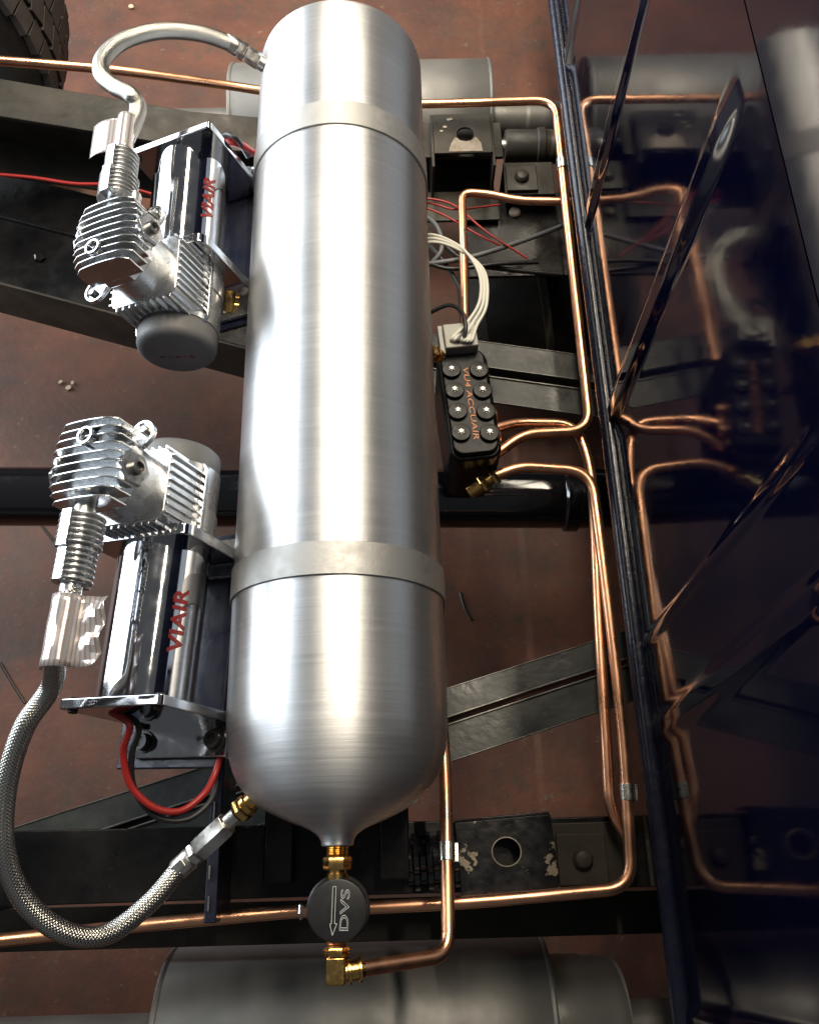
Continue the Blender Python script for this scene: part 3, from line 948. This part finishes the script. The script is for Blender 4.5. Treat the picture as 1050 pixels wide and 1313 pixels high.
B = [at(633, 550, ZP - 0.006), at(662, 542, ZP - 0.012), at(738, 543, ZP - 0.014), at(757, 596, ZP - 0.015), at(762, 660, ZP - 0.015), at(768, 800, ZP - 0.015), at(777, 950, ZP - 0.012), at(781, 1026, ZP - 0.012), at(790, 1052, ZP - 0.014), at(806, 1075, ZP - 0.022), at(806, 1100, ZP - 0.04), at(806, 1110, ZP - 0.10)]
pipe('thin looking copper line tucked behind its neighbour and bending under it', B, 0.03)
C = [at(634, 610, ZP - 0.004), at(668, 598, ZP), at(758, 604, ZP), at(768, 680, ZP), at(787, 833, ZP), at(801, 965, ZP), at(806, 1060, ZP), at(810, 1139, ZP), at(600, 1158, ZP - 0.006), at(380, 1169, ZP - 0.006), at(180, 1187, ZP + 0.004), at(-60, 1213, ZP + 0.05)]
pipe('copper line running down the body panel then left under the check valve', C, [0, .03, .032, .05, .05, .05, .05, .034, .05, .05, .05, 0])
E_ = [at(600, 470, 0.44), at(596, 400, 0.44), at(592, 246, 0.44), at(625, 248, 0.44), at(665, 257, 0.444), at(735, 258, 0.45), at(756, 258, 0.45), at(760, 300, 0.44)]
pipe('copper riser rising behind the white wires and turning to the panel', E_, [0, .03, .018, .03, .03, .02, .01, 0], rad=0.0060)
Fp = [at(545, 630, 0.53), at(556, 800, 0.53), at(571, 985, 0.54), at(573, 1090, 0.55), at(575, 1226, 0.57), at(520, 1234, 0.59), TS @ V((0, 0, 0.018))]
pipe('copper drop pipe bending into the brass elbow', Fp, [0, .05, .05, .05, .030, .03, 0])
dY = V((0.03, -1, 0))
clip(720.5, 211, ZP, (at(728, 290, ZP) - at(712, 128, ZP)), 'silver clip on the copper line near its top bend')
clip(804.5, 1016, ZP, (at(806, 1060, ZP) - at(801, 965, ZP)), 'silver clip on the copper line low beside the body panel')
clip(573.1, 1093, 0.5505, (at(575, 1226, .57) - at(573, 1090, .55)), 'silver clip on the copper drop pipe', rad=CR)
t = thing('flare_nut', 'small silver flare nut on the copper line beside check valve', 'fitting', at(386, 1168, ZP - 0.016))
obj('nut', hex_part(frame(at(386, 1168.5, ZP - 0.006), V((-1, 0.02, 0))), 0.0085, -0.002, 0.002), 'nickel', t)

# ------------------------------------------------------------------ valve block
bc = at(600, 522, 0.50)
RB = Matrix.Translation((bc.x, bc.y, 0.455)) @ Matrix.Rotation(math.radians(5), 4, 'Z')
t = thing('valve_block', 'black eight-valve air manifold with orange lettering and grey plug', 'manifold', (bc.x, bc.y, 0.43))
ZB = 0.075
obj('body', MB().prism(rrect(0.062, 0.150, 0.016, 5), -0.055, ZB - 0.020, RB), 'block_black', t, bevel=0.004)
tp = obj('top_cover', MB().prism(rrect(0.055, 0.142, 0.014, 5), ZB - 0.020, ZB - 0.012, RB), 'block_black', t, bevel=0.003)
for i in range(4):
    for s in (-1, 1):
        c = V((s * 0.0165 + 0.001, 0.042 - i * 0.0285 - (0.004 if s > 0 else 0), ZB - 0.0122))
        T = RB @ Matrix.Translation(c)
        so = obj('solenoid', MB().lathe([(0.0116, 0), (0.0116, 0.0035), (0.0106, 0.0050), (0.006, 0.0054), (0, 0.0054)], 24, T), 'block_black', t)
        sb = MB()
        for k in range(3):
            sb.box((0, 0, 0.0058), (0.0072, 0.0012, 0.0014), T @ Matrix.Rotation(k * PI / 3 + 0.4, 4, 'Z'))
        sb.lathe([(0.0030, 0.005), (0.0030, 0.0070), (0.0022, 0.0078), (0, 0.0078)], 12, T)
        obj('star_screw', sb, 'dark_steel', so)
tm = text_mesh('VU4 ACCUAIR', 0.0138, extrude=0.0003, spacing=1.0, shear=0.15)
tm.transform(RB @ Matrix.Translation((0.0012, -0.004, ZB - 0.0114)) @ Matrix.Rotation(-PI / 2, 4, 'Z') @ Matrix.Diagonal((1.12, 0.66, 1, 1)))
tm.materials.append(M['orange_print'])
obj('lettering', tm, 'orange_print', t)
cp = obj('plug', MB().box((0.0, 0.081, ZB - 0.009), (0.040, 0.034, 0.028), RB), 'grey_plastic', t, bevel=0.002)
obj('plug_latch', MB().box((-0.023, 0.081, ZB - 0.012), (0.006, 0.04, 0.020), RB), 'grey_plastic', cp, bevel=0.001)
obj('plug_tab', MB().box((0.004, 0.082, ZB + 0.006), (0.005, 0.0015, 0.0015), RB), 'black_wire', cp)
for q in (0.012, -0.016):
    obj('port_collar', MB().lathe([(0.0095, 0), (0.0095, 0.006), (0.008, 0.009)], 20, frame(RB @ V((0.026, q - 0.018, 0.028)), RB.to_3x3() @ V((1, 0.1, -0.1)))), 'copper', t)
t = thing('brass_union', 'brass union between valve block and its lowest copper line', 'fitting', at(612, 628, 0.44))
pa, pb = at(612, 625, ZP - 0.012), at(638, 608, ZP - 0.002)
T = frame(pa, pb - pa)
L_ = (pb - pa).length
obj('barrel', MB().lathe([(0.008, -0.012), (0.0085, 0.004), (0.0085, L_ * 0.45), (0.0065, L_ * 0.5), (0.0065, L_ * 0.7)], 20, T), 'brass', t)
obj('hex', hex_part(T, 0.0112, L_ * 0.18, L_ * 0.46), 'brass', t)
obj('hex', hex_part(T, 0.0112, L_ * 0.72, L_ * 0.98), 'brass', t)
# brass fitting out of the tank's flank
pa, pb = at(545, 452, 0.585), at(571, 457, 0.555)
t = thing('brass_tank_fitting', 'brass fitting between the tank flank and the grey plug', 'fitting', (pa.x, pa.y, 0.55))
T = frame(pa, pb - pa)
obj('stem', MB().lathe([(0.007, -0.03), (0.007, 0.03)], 18, T), 'brass', t)
obj('hex', hex_part(T, 0.0115, -0.004, 0.008), 'brass', t)
obj('hex', hex_part(T, 0.010, 0.012, 0.022), 'brass', t)
# ------------------------------------------------------------------ compressors
TH = math.radians(22)
HV = V((-math.sin(TH), 0, math.cos(TH)))
def comp_matrix(x, y, z, dirn, yaw=0.0):
    zl = HV.copy()
    yl = V((0, dirn, 0))
    xl = yl.cross(zl)
    m = Matrix((xl, yl, zl)).transposed().to_4x4()
    m = Matrix.Rotation(yaw, 4, 'Z') @ m
    m.translation = V((x, y, z))
    return m
LY = Matrix.Rotation(-PI / 2, 4, 'X')      # lathe z -> local +y
def make_compressor(mw, label):
    t = thing('air_compressor', label, 'compressor', mw.to_translation(), 'chrome air compressors', mw.to_euler())
    P = lambda name, mb, m, bevel=0.0, par=None, ang=35: obj(name, mb, m, par or t, bevel=bevel, local=True, ang=ang)
    P('motor', MB().lathe([(0.0425, 0.010), (0.0425, 0.153)], 96, LY), 'chrome')
    gp = MB().prism(rrect(0.112, 0.108, 0.012), 0.0, 0.011, Matrix.Translation((0, 0, -0.008)) @ LY)
    P('gear_plate', gp, 'chrome', 0.0015)
    P('crankcase', MB().lathe([(0.0425, -0.072), (0.0425, -0.030), (0.0440, -0.029), (0.0440, 0.001)], 72, LY), 'chrome_satin')
    ep = P('end_plate', MB().prism(rrect(0.108, 0.108, 0.004), 0.152, 0.161, Matrix.Translation((0, 0, -0.008)) @ LY), 'chrome', 0.0012)
    for sx in (-1, 1):
        for sz in (-1, 1):
            P('screw', MB().lathe([(0.0042, 0.1605), (0.0042, 0.1630), (0.003, 0.1638), (0, 0.1638)], 14, Matrix.Translation((sx * 0.045, 0, -0.008 + sz * 0.045)) @ LY), 'anodised', 0, ep)
            P('screw', MB().lathe([(0, 0.1500), (0.0036, 0.1500), (0.0036, 0.1525)], 14, Matrix.Translation((sx * 0.046, 0, -0.008 + sz * 0.046)) @ LY), 'anodised', 0, ep)
    ft = P('foot', MB().box((0, 0.174, -0.0605), (0.104, 0.034, 0.006)), 'chrome', 0.0015)
    for sx in (-1, 1):
        P('foot_bolt', MB().lathe([(0.0105, 0), (0.0105, 0.002), (0.008, 0.0022), (0.008, 0.009), (0.005, 0.009), (0.0045, 0.006), (0, 0.006)], 20, Matrix.Translation((sx * 0.040, 0.176, -0.0575))), 'anodised', 0, ft)
    ft2 = P('foot', MB().box((0, -0.002, -0.0605), (0.125, 0.040, 0.006)), 'chrome_satin', 0.0015)
    for sx in (-1, 1):
        P('foot_bolt', MB().lathe([(0.0052, 0), (0.0052, 0.004), (0.0042, 0.0045), (0.0042, 0.016), (0.0052, 0.0165), (0.0052, 0.020), (0, 0.020)], 14, Matrix.Translation((sx * 0.054, -0.008, -0.0575))), 'steel', 0, ft2)
    cp = P('rubber_cap', MB().lathe([(0.0405, -0.066), (0.0412, -0.068), (0.0412, -0.088), (0.0400, -0.0920), (0.0370, -0.0948), (0.0330, -0.0958), (0.0, -0.0962)], 72, LY), 'rubber', ang=50)
    tm = text_mesh('VIAIR', 0.0085, extrude=0.0002, spacing=1.5)
    tm.transform(Matrix.Rotation(TH, 4, 'Y') @ Matrix.Translation((0, -0.0964, -0.006)) @ Matrix.Rotation(PI / 2, 4, 'X') @ Matrix.Diagonal((1.3, 0.55, 1, 1)))
    tm.materials.append(M['red_print'])
    P('cap_print', tm, 'red_print', 0, cp)
    # red lettering wrapped on the motor, both flanks, each inside a thin red outline
    for s in (-1, 1):
        tm = text_mesh('VIAIR', 0.024, extrude=0.0001, bold=0.0007, spacing=1.02)
        box = MB()
        hw, hh = 0.0345, 0.0115
        for (x0, y0, x1, y1) in ((-hw, -hh, hw, -hh + 0.0022), (-hw, hh - 0.0022, hw, hh), (-hw, -hh, -hw + 0.0022, hh), (hw - 0.0022, -hh, hw, hh)):
            n = 6
            for k in range(n):
                a0 = x0 + (x1 - x0) * k / n; a1 = x0 + (x1 - x0) * (k + 1) / n
                nn = 4
                for j in range(nn):
                    b0 = y0 + (y1 - y0) * j / nn; b1 = y0 + (y1 - y0) * (j + 1) / nn
                    box.add([(a0, b0, 0), (a1, b0, 0), (a1, b1, 0), (a0, b1, 0)], [(0, 1, 2, 3)])
        def wrap(co, s=s):
            # text x runs along the motor, text y wraps round it
            L, q = co.x * 0.98, co.y * 0.80
            a = s * 1.16 + (-s) * q / 0.0427
            rr = 0.04285 + co.z
            return V((rr * math.sin(a), 0.082 + s * L, rr * math.cos(a)))
        bmt = bmesh.new(); bmt.from_mesh(tm)
        for k in range(-14, 15):
            bmesh.ops.bisect_plane(bmt, geom=bmt.verts[:] + bmt.edges[:] + bmt.faces[:], plane_co=(0, k * 0.001, 0), plane_no=(0, 1, 0))
        bmt.to_mesh(tm); bmt.free()
        for v in tm.vertices:
            v.co = wrap(v.co)
        tm.materials.append(M['red_print'])
        P('lettering', tm, 'red_print')
    # cylinder block standing on the crankcase
    yc = -0.034
    rb = P('ribbed_block', MB().prism(rrect(0.080, 0.072, 0.010), 0.010, 0.060, Matrix.Translation((0, yc, 0))), 'cast_chrome', 0.002)
    rib = MB()
    for k in range(9):
        q = -0.032 + k * 0.008
        rib.box((q, yc, 0.036), (0.0024, 0.0775, 0.046))
        if k < 8:
            rib.box((0, yc - 0.028 + k * 0.008, 0.036), (0.0855, 0.0024, 0.046))
    P('rib', rib, 'cast_chrome', 0.0006, rb)
    P('skirt', MB().prism(rrect(0.092, 0.082, 0.010), 0.0085, 0.0135, Matrix.Translation((0, yc, 0))), 'chrome', 0.001, rb)
    P('cylinder', MB().lathe([(0.0345, 0.055), (0.0345, 0.092)], 48, Matrix.Translation((0, yc, 0))), 'chrome_satin')
    hd = P('head', MB().prism(ngon_oct(0.066, 0.072, 0.018), 0.0885, 0.104, Matrix.Translation((0, yc, 0))), 'cast_chrome', 0.0015)
    for sg in (-1, 1):
        T = Matrix.Translation((sg * 0.029, yc + sg * 0.033, 0)) @ Matrix.Rotation(PI / 4, 4, 'Z')
        lug = P('lug', MB().prism(rrect(0.030, 0.024, 0.0115), 0.0865, 0.0895, T), 'cast_chrome', 0.0008, hd)
        mbr = MB()
        oo = rrect(0.030, 0.024, 0.0115); ii = rrect(0.0265, 0.0205, 0.0100)
        n_ = len(oo)
        vs_ = [(x, y, 0.0893) for x, y in oo] + [(x, y, 0.0918) for x, y in oo] + [(x, y, 0.0918) for x, y in ii] + [(x, y, 0.0893) for x, y in ii]
        mbr.add(vs_, [(a * n_ + k, a * n_ + (k + 1) % n_, ((a + 1) % 4) * n_ + (k + 1) % n_, ((a + 1) % 4) * n_ + k) for a in range(4) for k in range(n_)], T)
        P('lug_rim', mbr, 'chrome', 0, hd)
        P('head_bolt', MB().lathe([(0.0042, 0.089), (0.0042, 0.0935), (0.0032, 0.0945), (0, 0.094)], 12, T @ Matrix.Translation((sg * 0.006, 0, 0))), 'dark_steel', 0, hd)
    nf = 10
    for k in range(nf):
        u = -1 + 2 * k / (nf - 1)
        yk = yc + u * 0.0365
        hw = 0.0375 - 0.007 * abs(u) ** 3
        sk_ = -0.002 * u
        top = []
        for j in range(9):
            s = -1 + 2 * j / 8
            top.append((s * hw + sk_, 0.1270 - 0.0030 * s * s - 0.0010 * u * u - (0.004 if abs(s) == 1 else 0)))
        poly = [(-hw + sk_, 0.098)] + top + [(hw + sk_, 0.098)]
        poly = poly[::-1]
        T = Matrix.Translation((0, yk + 0.001, 0)) @ Matrix.Rotation(PI / 2, 4, 'X')
        P('fin', MB().prism(poly, 0, 0.0017, T), 'cast_chrome', 0.0007, hd)
    P('intake_boss', MB().lathe([(0.0085, 0.118), (0.0085, 0.1295), (0.0080, 0.1305), (0.0062, 0.1305), (0.0058, 0.124), (0, 0.124)], 28, Matrix.Translation((-0.004, yc - 0.019, 0))), 'chrome', 0, hd)
    for s in (-1, 1):
        T = frame((s * 0.034, yc + 0.006, 0.103), (s, 0, 0.15), (0, 0, 1))
        P('side_port', hex_part(T, 0.0165, 0.0, 0.008), 'cast_chrome', 0.0006, hd)
        P('port_plug', MB().lathe([(0.0068, 0.006), (0.0068, 0.0125), (0.0045, 0.013), (0.004, 0.010), (0, 0.010)], 16, T), 'dark_steel', 0, hd)
    # finned discharge tube
    TT_ = Matrix.Translation((0.0, 0, 0.110)) @ LY
    dt = P('discharge_tube', MB().lathe([(0.0095, -0.002), (0.0095, 0.014), (0.0145, 0.015), (0.0145, 0.045), (0.0125, 0.046), (0.0125, 0.073), (0.009, 0.074), (0.009, 0.080)], 32, TT_), 'chrome_satin')
    P('rib', MB().prism(rrect(0.0105, 0.0395, 0.001), 0.013, 0.0455, Matrix.Translation((0, 0, 0.110)) @ LY), 'chrome', 0.0008, dt)
    P('rib', MB().prism(rrect(0.0095, 0.0345, 0.001), 0.0455, 0.0735, Matrix.Translation((0, 0, 0.110)) @ LY), 'chrome', 0.0008, dt)
    for k in range(12):
        yy = 0.0145 + k * 0.0050
        rr = 0.0190 if yy < 0.043 else 0.0164
        P('cooling_fin', MB().lathe([(0.010, yy), (rr - 0.0006, yy + 0.0001), (rr, yy + 0.0008), (rr, yy + 0.0016), (rr - 0.0006, yy + 0.0023), (0.010, yy + 0.0024)], 32, TT_), 'chrome_satin', 0, dt)
    P('elbow', MB().lathe([(0.0065, 0.0), (0.0065, 0.022)], 16, Matrix.Translation((0.016, 0, 0.104)) @ LY), 'nickel', 0, dt)
    return t
def ngon_oct(w, h, c):
    return [(w / 2, h / 2 - c), (w / 2 - c, h / 2), (-w / 2 + c, h / 2), (-w / 2, h / 2 - c), (-w / 2, -h / 2 + c), (-w / 2 + c, -h / 2), (w / 2 - c, -h / 2), (w / 2, -h / 2 + c)]

def copy_tree(o, parent=None):
    c = o.copy()
    COL.objects.link(c)
    if parent:
        c.parent = parent
    for ch in list(o.children):
        copy_tree(ch, c)
    return c
MC1 = comp_matrix(-0.231, 0.592, 0.645, +1)
MC2 = comp_matrix(-0.224, 0.284, 0.645, -1, math.radians(-3))
comp1 = make_compressor(MC1, 'chrome air compressor with its grey rubber cap toward the other compressor, hose arching behind it')
comp2 = copy_tree(comp1)
comp1['label'] = 'chrome compressor whose braided hose arches to the far end of the tank'
comp2['label'] = 'chrome compressor whose braided hose loops to the domed end of the tank'
comp2.location = MC2.to_translation()
comp2.rotation_euler = MC2.to_euler()

# inclined black mount plates under the compressors
for MC, y0, y1, lab in ((MC1, -0.03, 0.20, 'navy black mount plate under the compressor with the arching hose'), (MC2, -0.03, 0.20, 'navy black mount plate under the compressor with the looping hose')):
    t = thing('mount_plate', lab, 'plate', MC @ V((0, 0.08, -0.12)), 'compressor mount plates')
    obj('plate', MB().box((0.018, (y0 + y1) / 2, -0.0670), (0.115, y1 - y0, 0.006), MC), 'navy_metal', t, bevel=0.0015)
    w0 = MC @ V((0, 0.08, -0.06))
    for q in (0.0, 0.16):
        a = MC @ V((0.03, q, -0.0705))
        obj('leg', MB().box((-0.150, a.y, (0.466 + a.z) / 2), (0.035, 0.03, a.z - 0.466)), 'navy_metal', t, bevel=0.0015)

# ------------------------------------------------------------------ braided hoses
def hose(label, pts, r=0.0100):
    path = catmull(pts, 14)
    t = thing('braided_hose', label, 'hose', V((sum(p.x for p in path) / len(path), sum(p.y for p in path) / len(path), min(p.z for p in path) - r)), 'braided steel hoses')
    obj('braid', MB().tube(path, r, 20), 'braid', t, ang=80)
    return t, path
def hose_end(t, path, i0, dirn, r=0.0100, brass=True):
    """crimp, swivel hex and long hex body, laid along the last stretch"""
    p = path[i0]
    T = frame(p, dirn, (0, 0, 1))
    obj('crimp', MB().lathe([(0.0090, -0.006), (0.0098, -0.004), (0.0098, 0.012), (0.0088, 0.014)], 28, T), 'nickel', t)
    obj('crimp_band', MB().box((0.0096, 0.0, 0.003), (0.002, 0.008, 0.013), T), 'nickel', t, bevel=0.0006)
    obj('swivel_nut', hex_part(T, 0.0102, 0.014, 0.0215), 'nickel', t)
    obj('hex_body', hex_part(T, 0.0118, 0.0225, 0.058, 0.2), 'nickel', t)
    obj('stem', MB().lathe([(0.0072, 0.056), (0.0072, 0.070)], 20, T), 'nickel', t)
    return T
e1 = MC1 @ V((0, 0.079, 0.110))
d1 = (MC1.to_3x3() @ V((0, 1, 0)))
h1pts = [e1 - d1 * 0.012, e1 + d1 * 0.012, at(177, 142, 0.740), at(168, 122, 0.748), at(146, 110, 0.75), at(130, 94, 0.75), at(134, 72, 0.745), at(162, 50, 0.735), at(208, 39, 0.72), at(258, 43, 0.70), at(297, 56, 0.68)]
h1, path1 = hose('braided steel hose arching from compressor to the far end of the tank', h1pts, 0.0089)
endp = V((TX - 0.090, 0.885, 0.665))
T = frame(path1[-1], endp - path1[-1], (0, 0, 1))
obj('crimp', MB().lathe([(0.0092, -0.008), (0.0101, -0.006), (0.0101, 0.008), (0.0092, 0.010)], 28, T), 'nickel', h1)
obj('swivel_nut', hex_part(T, 0.0108, 0.010, 0.019), 'nickel', h1)
obj('hex_body', hex_part(T, 0.0098, 0.020, 0.038), 'nickel', h1)
obj('stem', MB().lathe([(0.0085, 0.038), (0.0085, max(0.045, (endp - path1[-1]).length))], 20, T), 'nickel', h1)
e2 = MC2 @ V((0, 0.079, 0.110))
d2 = (MC2.to_3x3() @ V((0, 1, 0)))
sF = at(318, 1031, 0.600)
sD = (sF - at(240, 1104, 0.575))
h2pts = [e2 - d2 * 0.012, e2 + d2 * 0.010, e2 + d2 * 0.045 + V((-0.004, 0, -0.002)), at(66, 880, 0.70), at(30, 935, 0.69), at(8, 1010, 0.675), at(5, 1085, 0.66), at(28, 1150, 0.64), at(78, 1194, 0.62), at(135, 1199, 0.60), at(190, 1160, 0.585), at(232, 1112, 0.576)]
h2, path2 = hose('braided steel hose looping from compressor to the domed end of the tank', h2pts, 0.0088)
T = hose_end(h2, path2, -1, at(312, 1037, 0.598) - path2[-1])
t = thing('brass_bushing', 'brass bushing where the looping hose enters the tank dome', 'fitting', sF - V((0, 0, 0.014)))
L_ = (at(312, 1037, 0.598) - path2[-1]).length
obj('hex', hex_part(T, 0.0112, L_ - 0.006, L_ + 0.002), 'brass', t)
obj('shoulder', MB().lathe([(0.0095, L_ + 0.002), (0.0104, L_ + 0.003), (0.0104, L_ + 0.007), (0.008, L_ + 0.008), (0.008, L_ + 0.035)], 24, T), 'brass', t)

# foil warning labels wrapped on the hoses near the discharge tubes
def foil_label(label, origin, along, across, w, h, curl, folds, wrap_r):
    """sheet: u along across-direction (flag), v along the hose"""
    a = V(along).normalized(); c = V(across); c = (c - a * c.dot(a)).normalized(); n = a.cross(c)
    mb = MB(); mb.uv = {}
    nu, nv = (20, 14) if not folds else (16, 10)
    vs = []
    for i in range(nu + 1):
        for j in range(nv + 1):
            u = i / nu; v = j / nv
            s = u * (w + PI * wrap_r)
            # first part hugs the hose, the rest flags out
            if s < PI * wrap_r:
                ang = PI - s / wrap_r
                p = c * (wrap_r * math.cos(ang)) + n * (wrap_r * math.sin(ang))
            else:
                q = (s - PI * wrap_r)
                kx = q - 0.0 
                p = c * (wrap_r * math.cos(0) + math.sin(min(q * curl, 1.5)) / curl if curl > 1 else wrap_r + q) + n * (-(1 - math.cos(min(q * curl, 1.5))) / curl if curl > 1 else 0)
                p = p + n * (folds * 0.010 * (abs(((v * 2.3 + u * 1.7) % 1) - 0.5) * 2 - 0.5) * (q / w))
            if folds:
                p = p + n * random.uniform(-0.0003, 0.0004)
            vs.append(V(origin) + p + a * (h * (v - 0.5)) * (1.0 - 0.10 * u * (1 if v > 0.5 else 0.2)))
    fs = []
    for i in range(nu):
        for j in range(nv):
            mb.uv[len(fs)] = [(i / nu, j / nv), ((i + 1) / nu, j / nv), ((i + 1) / nu, (j + 1) / nv), (i / nu, (j + 1) / nv)]
            fs.append((i * (nv + 1) + j, (i + 1) * (nv + 1) + j, (i + 1) * (nv + 1) + j + 1, i * (nv + 1) + j + 1))
    mb.add(vs, fs)
    o = obj('warning_label', mb, 'label', ang=28 if not folds else 20)
    sd = o.modifiers.new('thickness', 'SOLIDIFY'); sd.thickness = 0.0004
    tag(o, label, 'label', 'foil labels on the hoses')
    return o
foil_label('curved foil warning label on the arching hose', e1 + d1 * 0.022, d1, V((-1, 0, 0.1)), 0.030, 0.046, 28.0, 0.0, 0.0096)
foil_label('creased foil warning label on the looping hose', e2 + d2 * 0.034, d2, V((1, 0, 0.25)), 0.022, 0.060, 0.0, 1.0, 0.0128)

# brass port plugs let into the tank's flanks
for (px, py, z, sgn, lab) in ((296, 392, 0.60, -1, 'small brass plug between the tank and the compressor with the arching hose'),):
    p = at(px, py, z)
    q = V((TX + sgn * 0.09, p.y, z - 0.01))
    t = thing('brass_plug', lab, 'fitting', (p.x, p.y, z - 0.012))
    Tq = frame(q, V((p.x, p.y, z)) - q)
    Lq = (V((p.x, p.y, z)) - q).length
    obj('stem', MB().lathe([(0.0075, 0), (0.0075, Lq)], 20, Tq), 'brass', t)
    obj('hex', hex_part(Tq, 0.0105, Lq - 0.004, Lq + 0.008), 'brass', t)
# ------------------------------------------------------------------ wires
def wire(label, pts, r, m, group=None, name='wire'):
    return tag(obj(name, MB().tube(catmull(pts, 10), r, 10), m, ang=80), label, 'wire', group)
f2 = MC2 @ V((0.020, 0.160, 0.018))
wire('thick red power wire looping out of a compressor end plate', [f2, at(166, 930, 0.66), at(158, 965, 0.65), at(168, 1008, 0.64), at(198, 1036, 0.63), at(232, 1040, 0.62), at(262, 1018, 0.61), at(276, 992, 0.60), at(283, 968, 0.60)], 0.0031, 'red_wire')
wire('thin black wire running alongside the red loop', [f2 + V((0.008, 0, -0.006)), at(178, 932, 0.65), at(169, 968, 0.645), at(172, 1012, 0.632), at(200, 1047, 0.622), at(240, 1051, 0.612), at(271, 1026, 0.602), at(280, 990, 0.59), at(286, 960, 0.59)], 0.0028, 'black_wire')
c = at(284, 955, 0.59)
tag(obj('wire_terminal', MB().lathe([(0.003, 0), (0.0045, 0.002), (0.0045, 0.018), (0.003, 0.02)], 12, frame(c, at(290, 925, 0.60) - c)), 'nickel'), 'pale crimp terminal at the end of the red loop', 'terminal')
wire('short red power wire behind the compressor with the arching hose', [at(285, 182, 0.66), at(297, 182, 0.665), at(310, 186, 0.66), at(325, 196, 0.64)], 0.0042, 'red_wire')
wire('black wire crossing over the short red power wire', [at(284, 176, 0.66), at(292, 172, 0.672), at(304, 178, 0.672), at(318, 200, 0.64)], 0.0030, 'black_wire')
wire('thin red wire lying along the black crossmember below the dusty rail', [at(-30, 221, 0.46), at(40, 227, 0.46), at(95, 235, 0.46), at(150, 237, 0.46), at(200, 250, 0.44)], 0.0024, 'red_wire')
wire('short yellow wire peeking out under the tank', [at(300, 770, 0.50), at(289, 790, 0.50), at(287, 806, 0.495), at(291, 824, 0.49)], 0.0026, 'yellow_wire')
wire('black cable arcing behind the compressor mount plate', [at(300, 745, 0.50), at(280, 756, 0.50), at(270, 780, 0.49), at(268, 815, 0.47)], 0.005, 'black_wire')
# bundle of pale wires feeding the grey plug
for k in range(7):
    o = (k - 3) * 0.0026
    z0 = 0.50 + 0.012 * math.cos(k * 2.1)
    pts = [at(528, 306 + k * 1.5, z0 - 0.02), at(556 + k, 301 + k * 1.6, z0), at(592 + k * 0.9, 318 + k * 1.2, z0 + 0.01), at(614 + k * 1.3, 350, z0 + 0.02), at(615 + k * 1.4, 385 + k, z0 + 0.025), at(600 + k * 1.8, 412 + k, z0 + 0.022), at(581 + k * 4.0, 432 + k * 0.6, 0.54), at(578 + k * 3.6, 440, 0.528)]
    wire('pale wire in the bundle arcing into the grey plug', pts, 0.0021, 'white_wire' if k != 2 else 'grey_wire', 'pale wires of the plug bundle')
wire('black wire bending into the grey plug', [at(548, 402, 0.50), at(575, 391, 0.52), at(592, 400, 0.54), at(597, 418, 0.545), at(595, 434, 0.54)], 0.0027, 'black_wire')
for i, (pts, r, m, lab) in enumerate([
        ([(535, 252, .42), (580, 262, .42), (625, 298, .42), (676, 331, .41)], 0.0016, 'red_wire', 'red wire slanting across the dark frame plate'),
        ([(535, 262, .42), (570, 276, .42), (612, 300, .42), (648, 318, .41)], 0.0015, 'red_wire', 'second red wire just below the slanting red wire'),
        ([(535, 340, .41), (600, 330, .41), (660, 312, .41), (725, 288, .40)], 0.0036, 'grey_wire', 'grey cable rising toward the copper line'),
        ([(535, 330, .41), (575, 344, .41), (640, 338, .41), (690, 336, .40)], 0.0030, 'black_wire', 'black cable under the grey cable'),
        ([(535, 268, .41), (560, 290, .41), (566, 320, .41), (545, 345, .40)], 0.0034, 'grey_wire', 'grey cable looped close to the tank'),
        ([(535, 285, .40), (565, 310, .41), (600, 336, .41), (650, 345, .40), (720, 352, .39)], 0.0036, 'black_wire', 'long black cable drooping below the red wires'),
        ([(535, 300, .40), (558, 322, .405), (580, 352, .40), (600, 392, .39)], 0.0034, 'black_wire', 'black cable dropping behind the copper riser'),
        ([(535, 257, .41), (560, 262, .415), (586, 268, .415), (640, 262, .41)], 0.0015, 'red_wire', 'red wire along the top of the cable loom')]):
    wire(lab, [at(*p) for p in pts], r, m)

# upright weld-on tab left of the dome, chipped navy paint
c = at(284, 1075, 0.47)
t = thing('weld_tab', 'upright chipped navy tab welded to the near rail beside the dome', 'tab', (c.x, c.y, 0.42))
obj('plate', MB().box((c.x, c.y, 0.47), (0.012, 0.155, 0.07)), 'navy_metal', t, bevel=0.0015)
for k in range(5):
    obj('scratch', MB().box((c.x + random.uniform(-0.004, 0.004), c.y - 0.06 + 0.028 * k, 0.5055), (0.0016, random.uniform(0.012, 0.022), 0.0012)), 'steel', t)
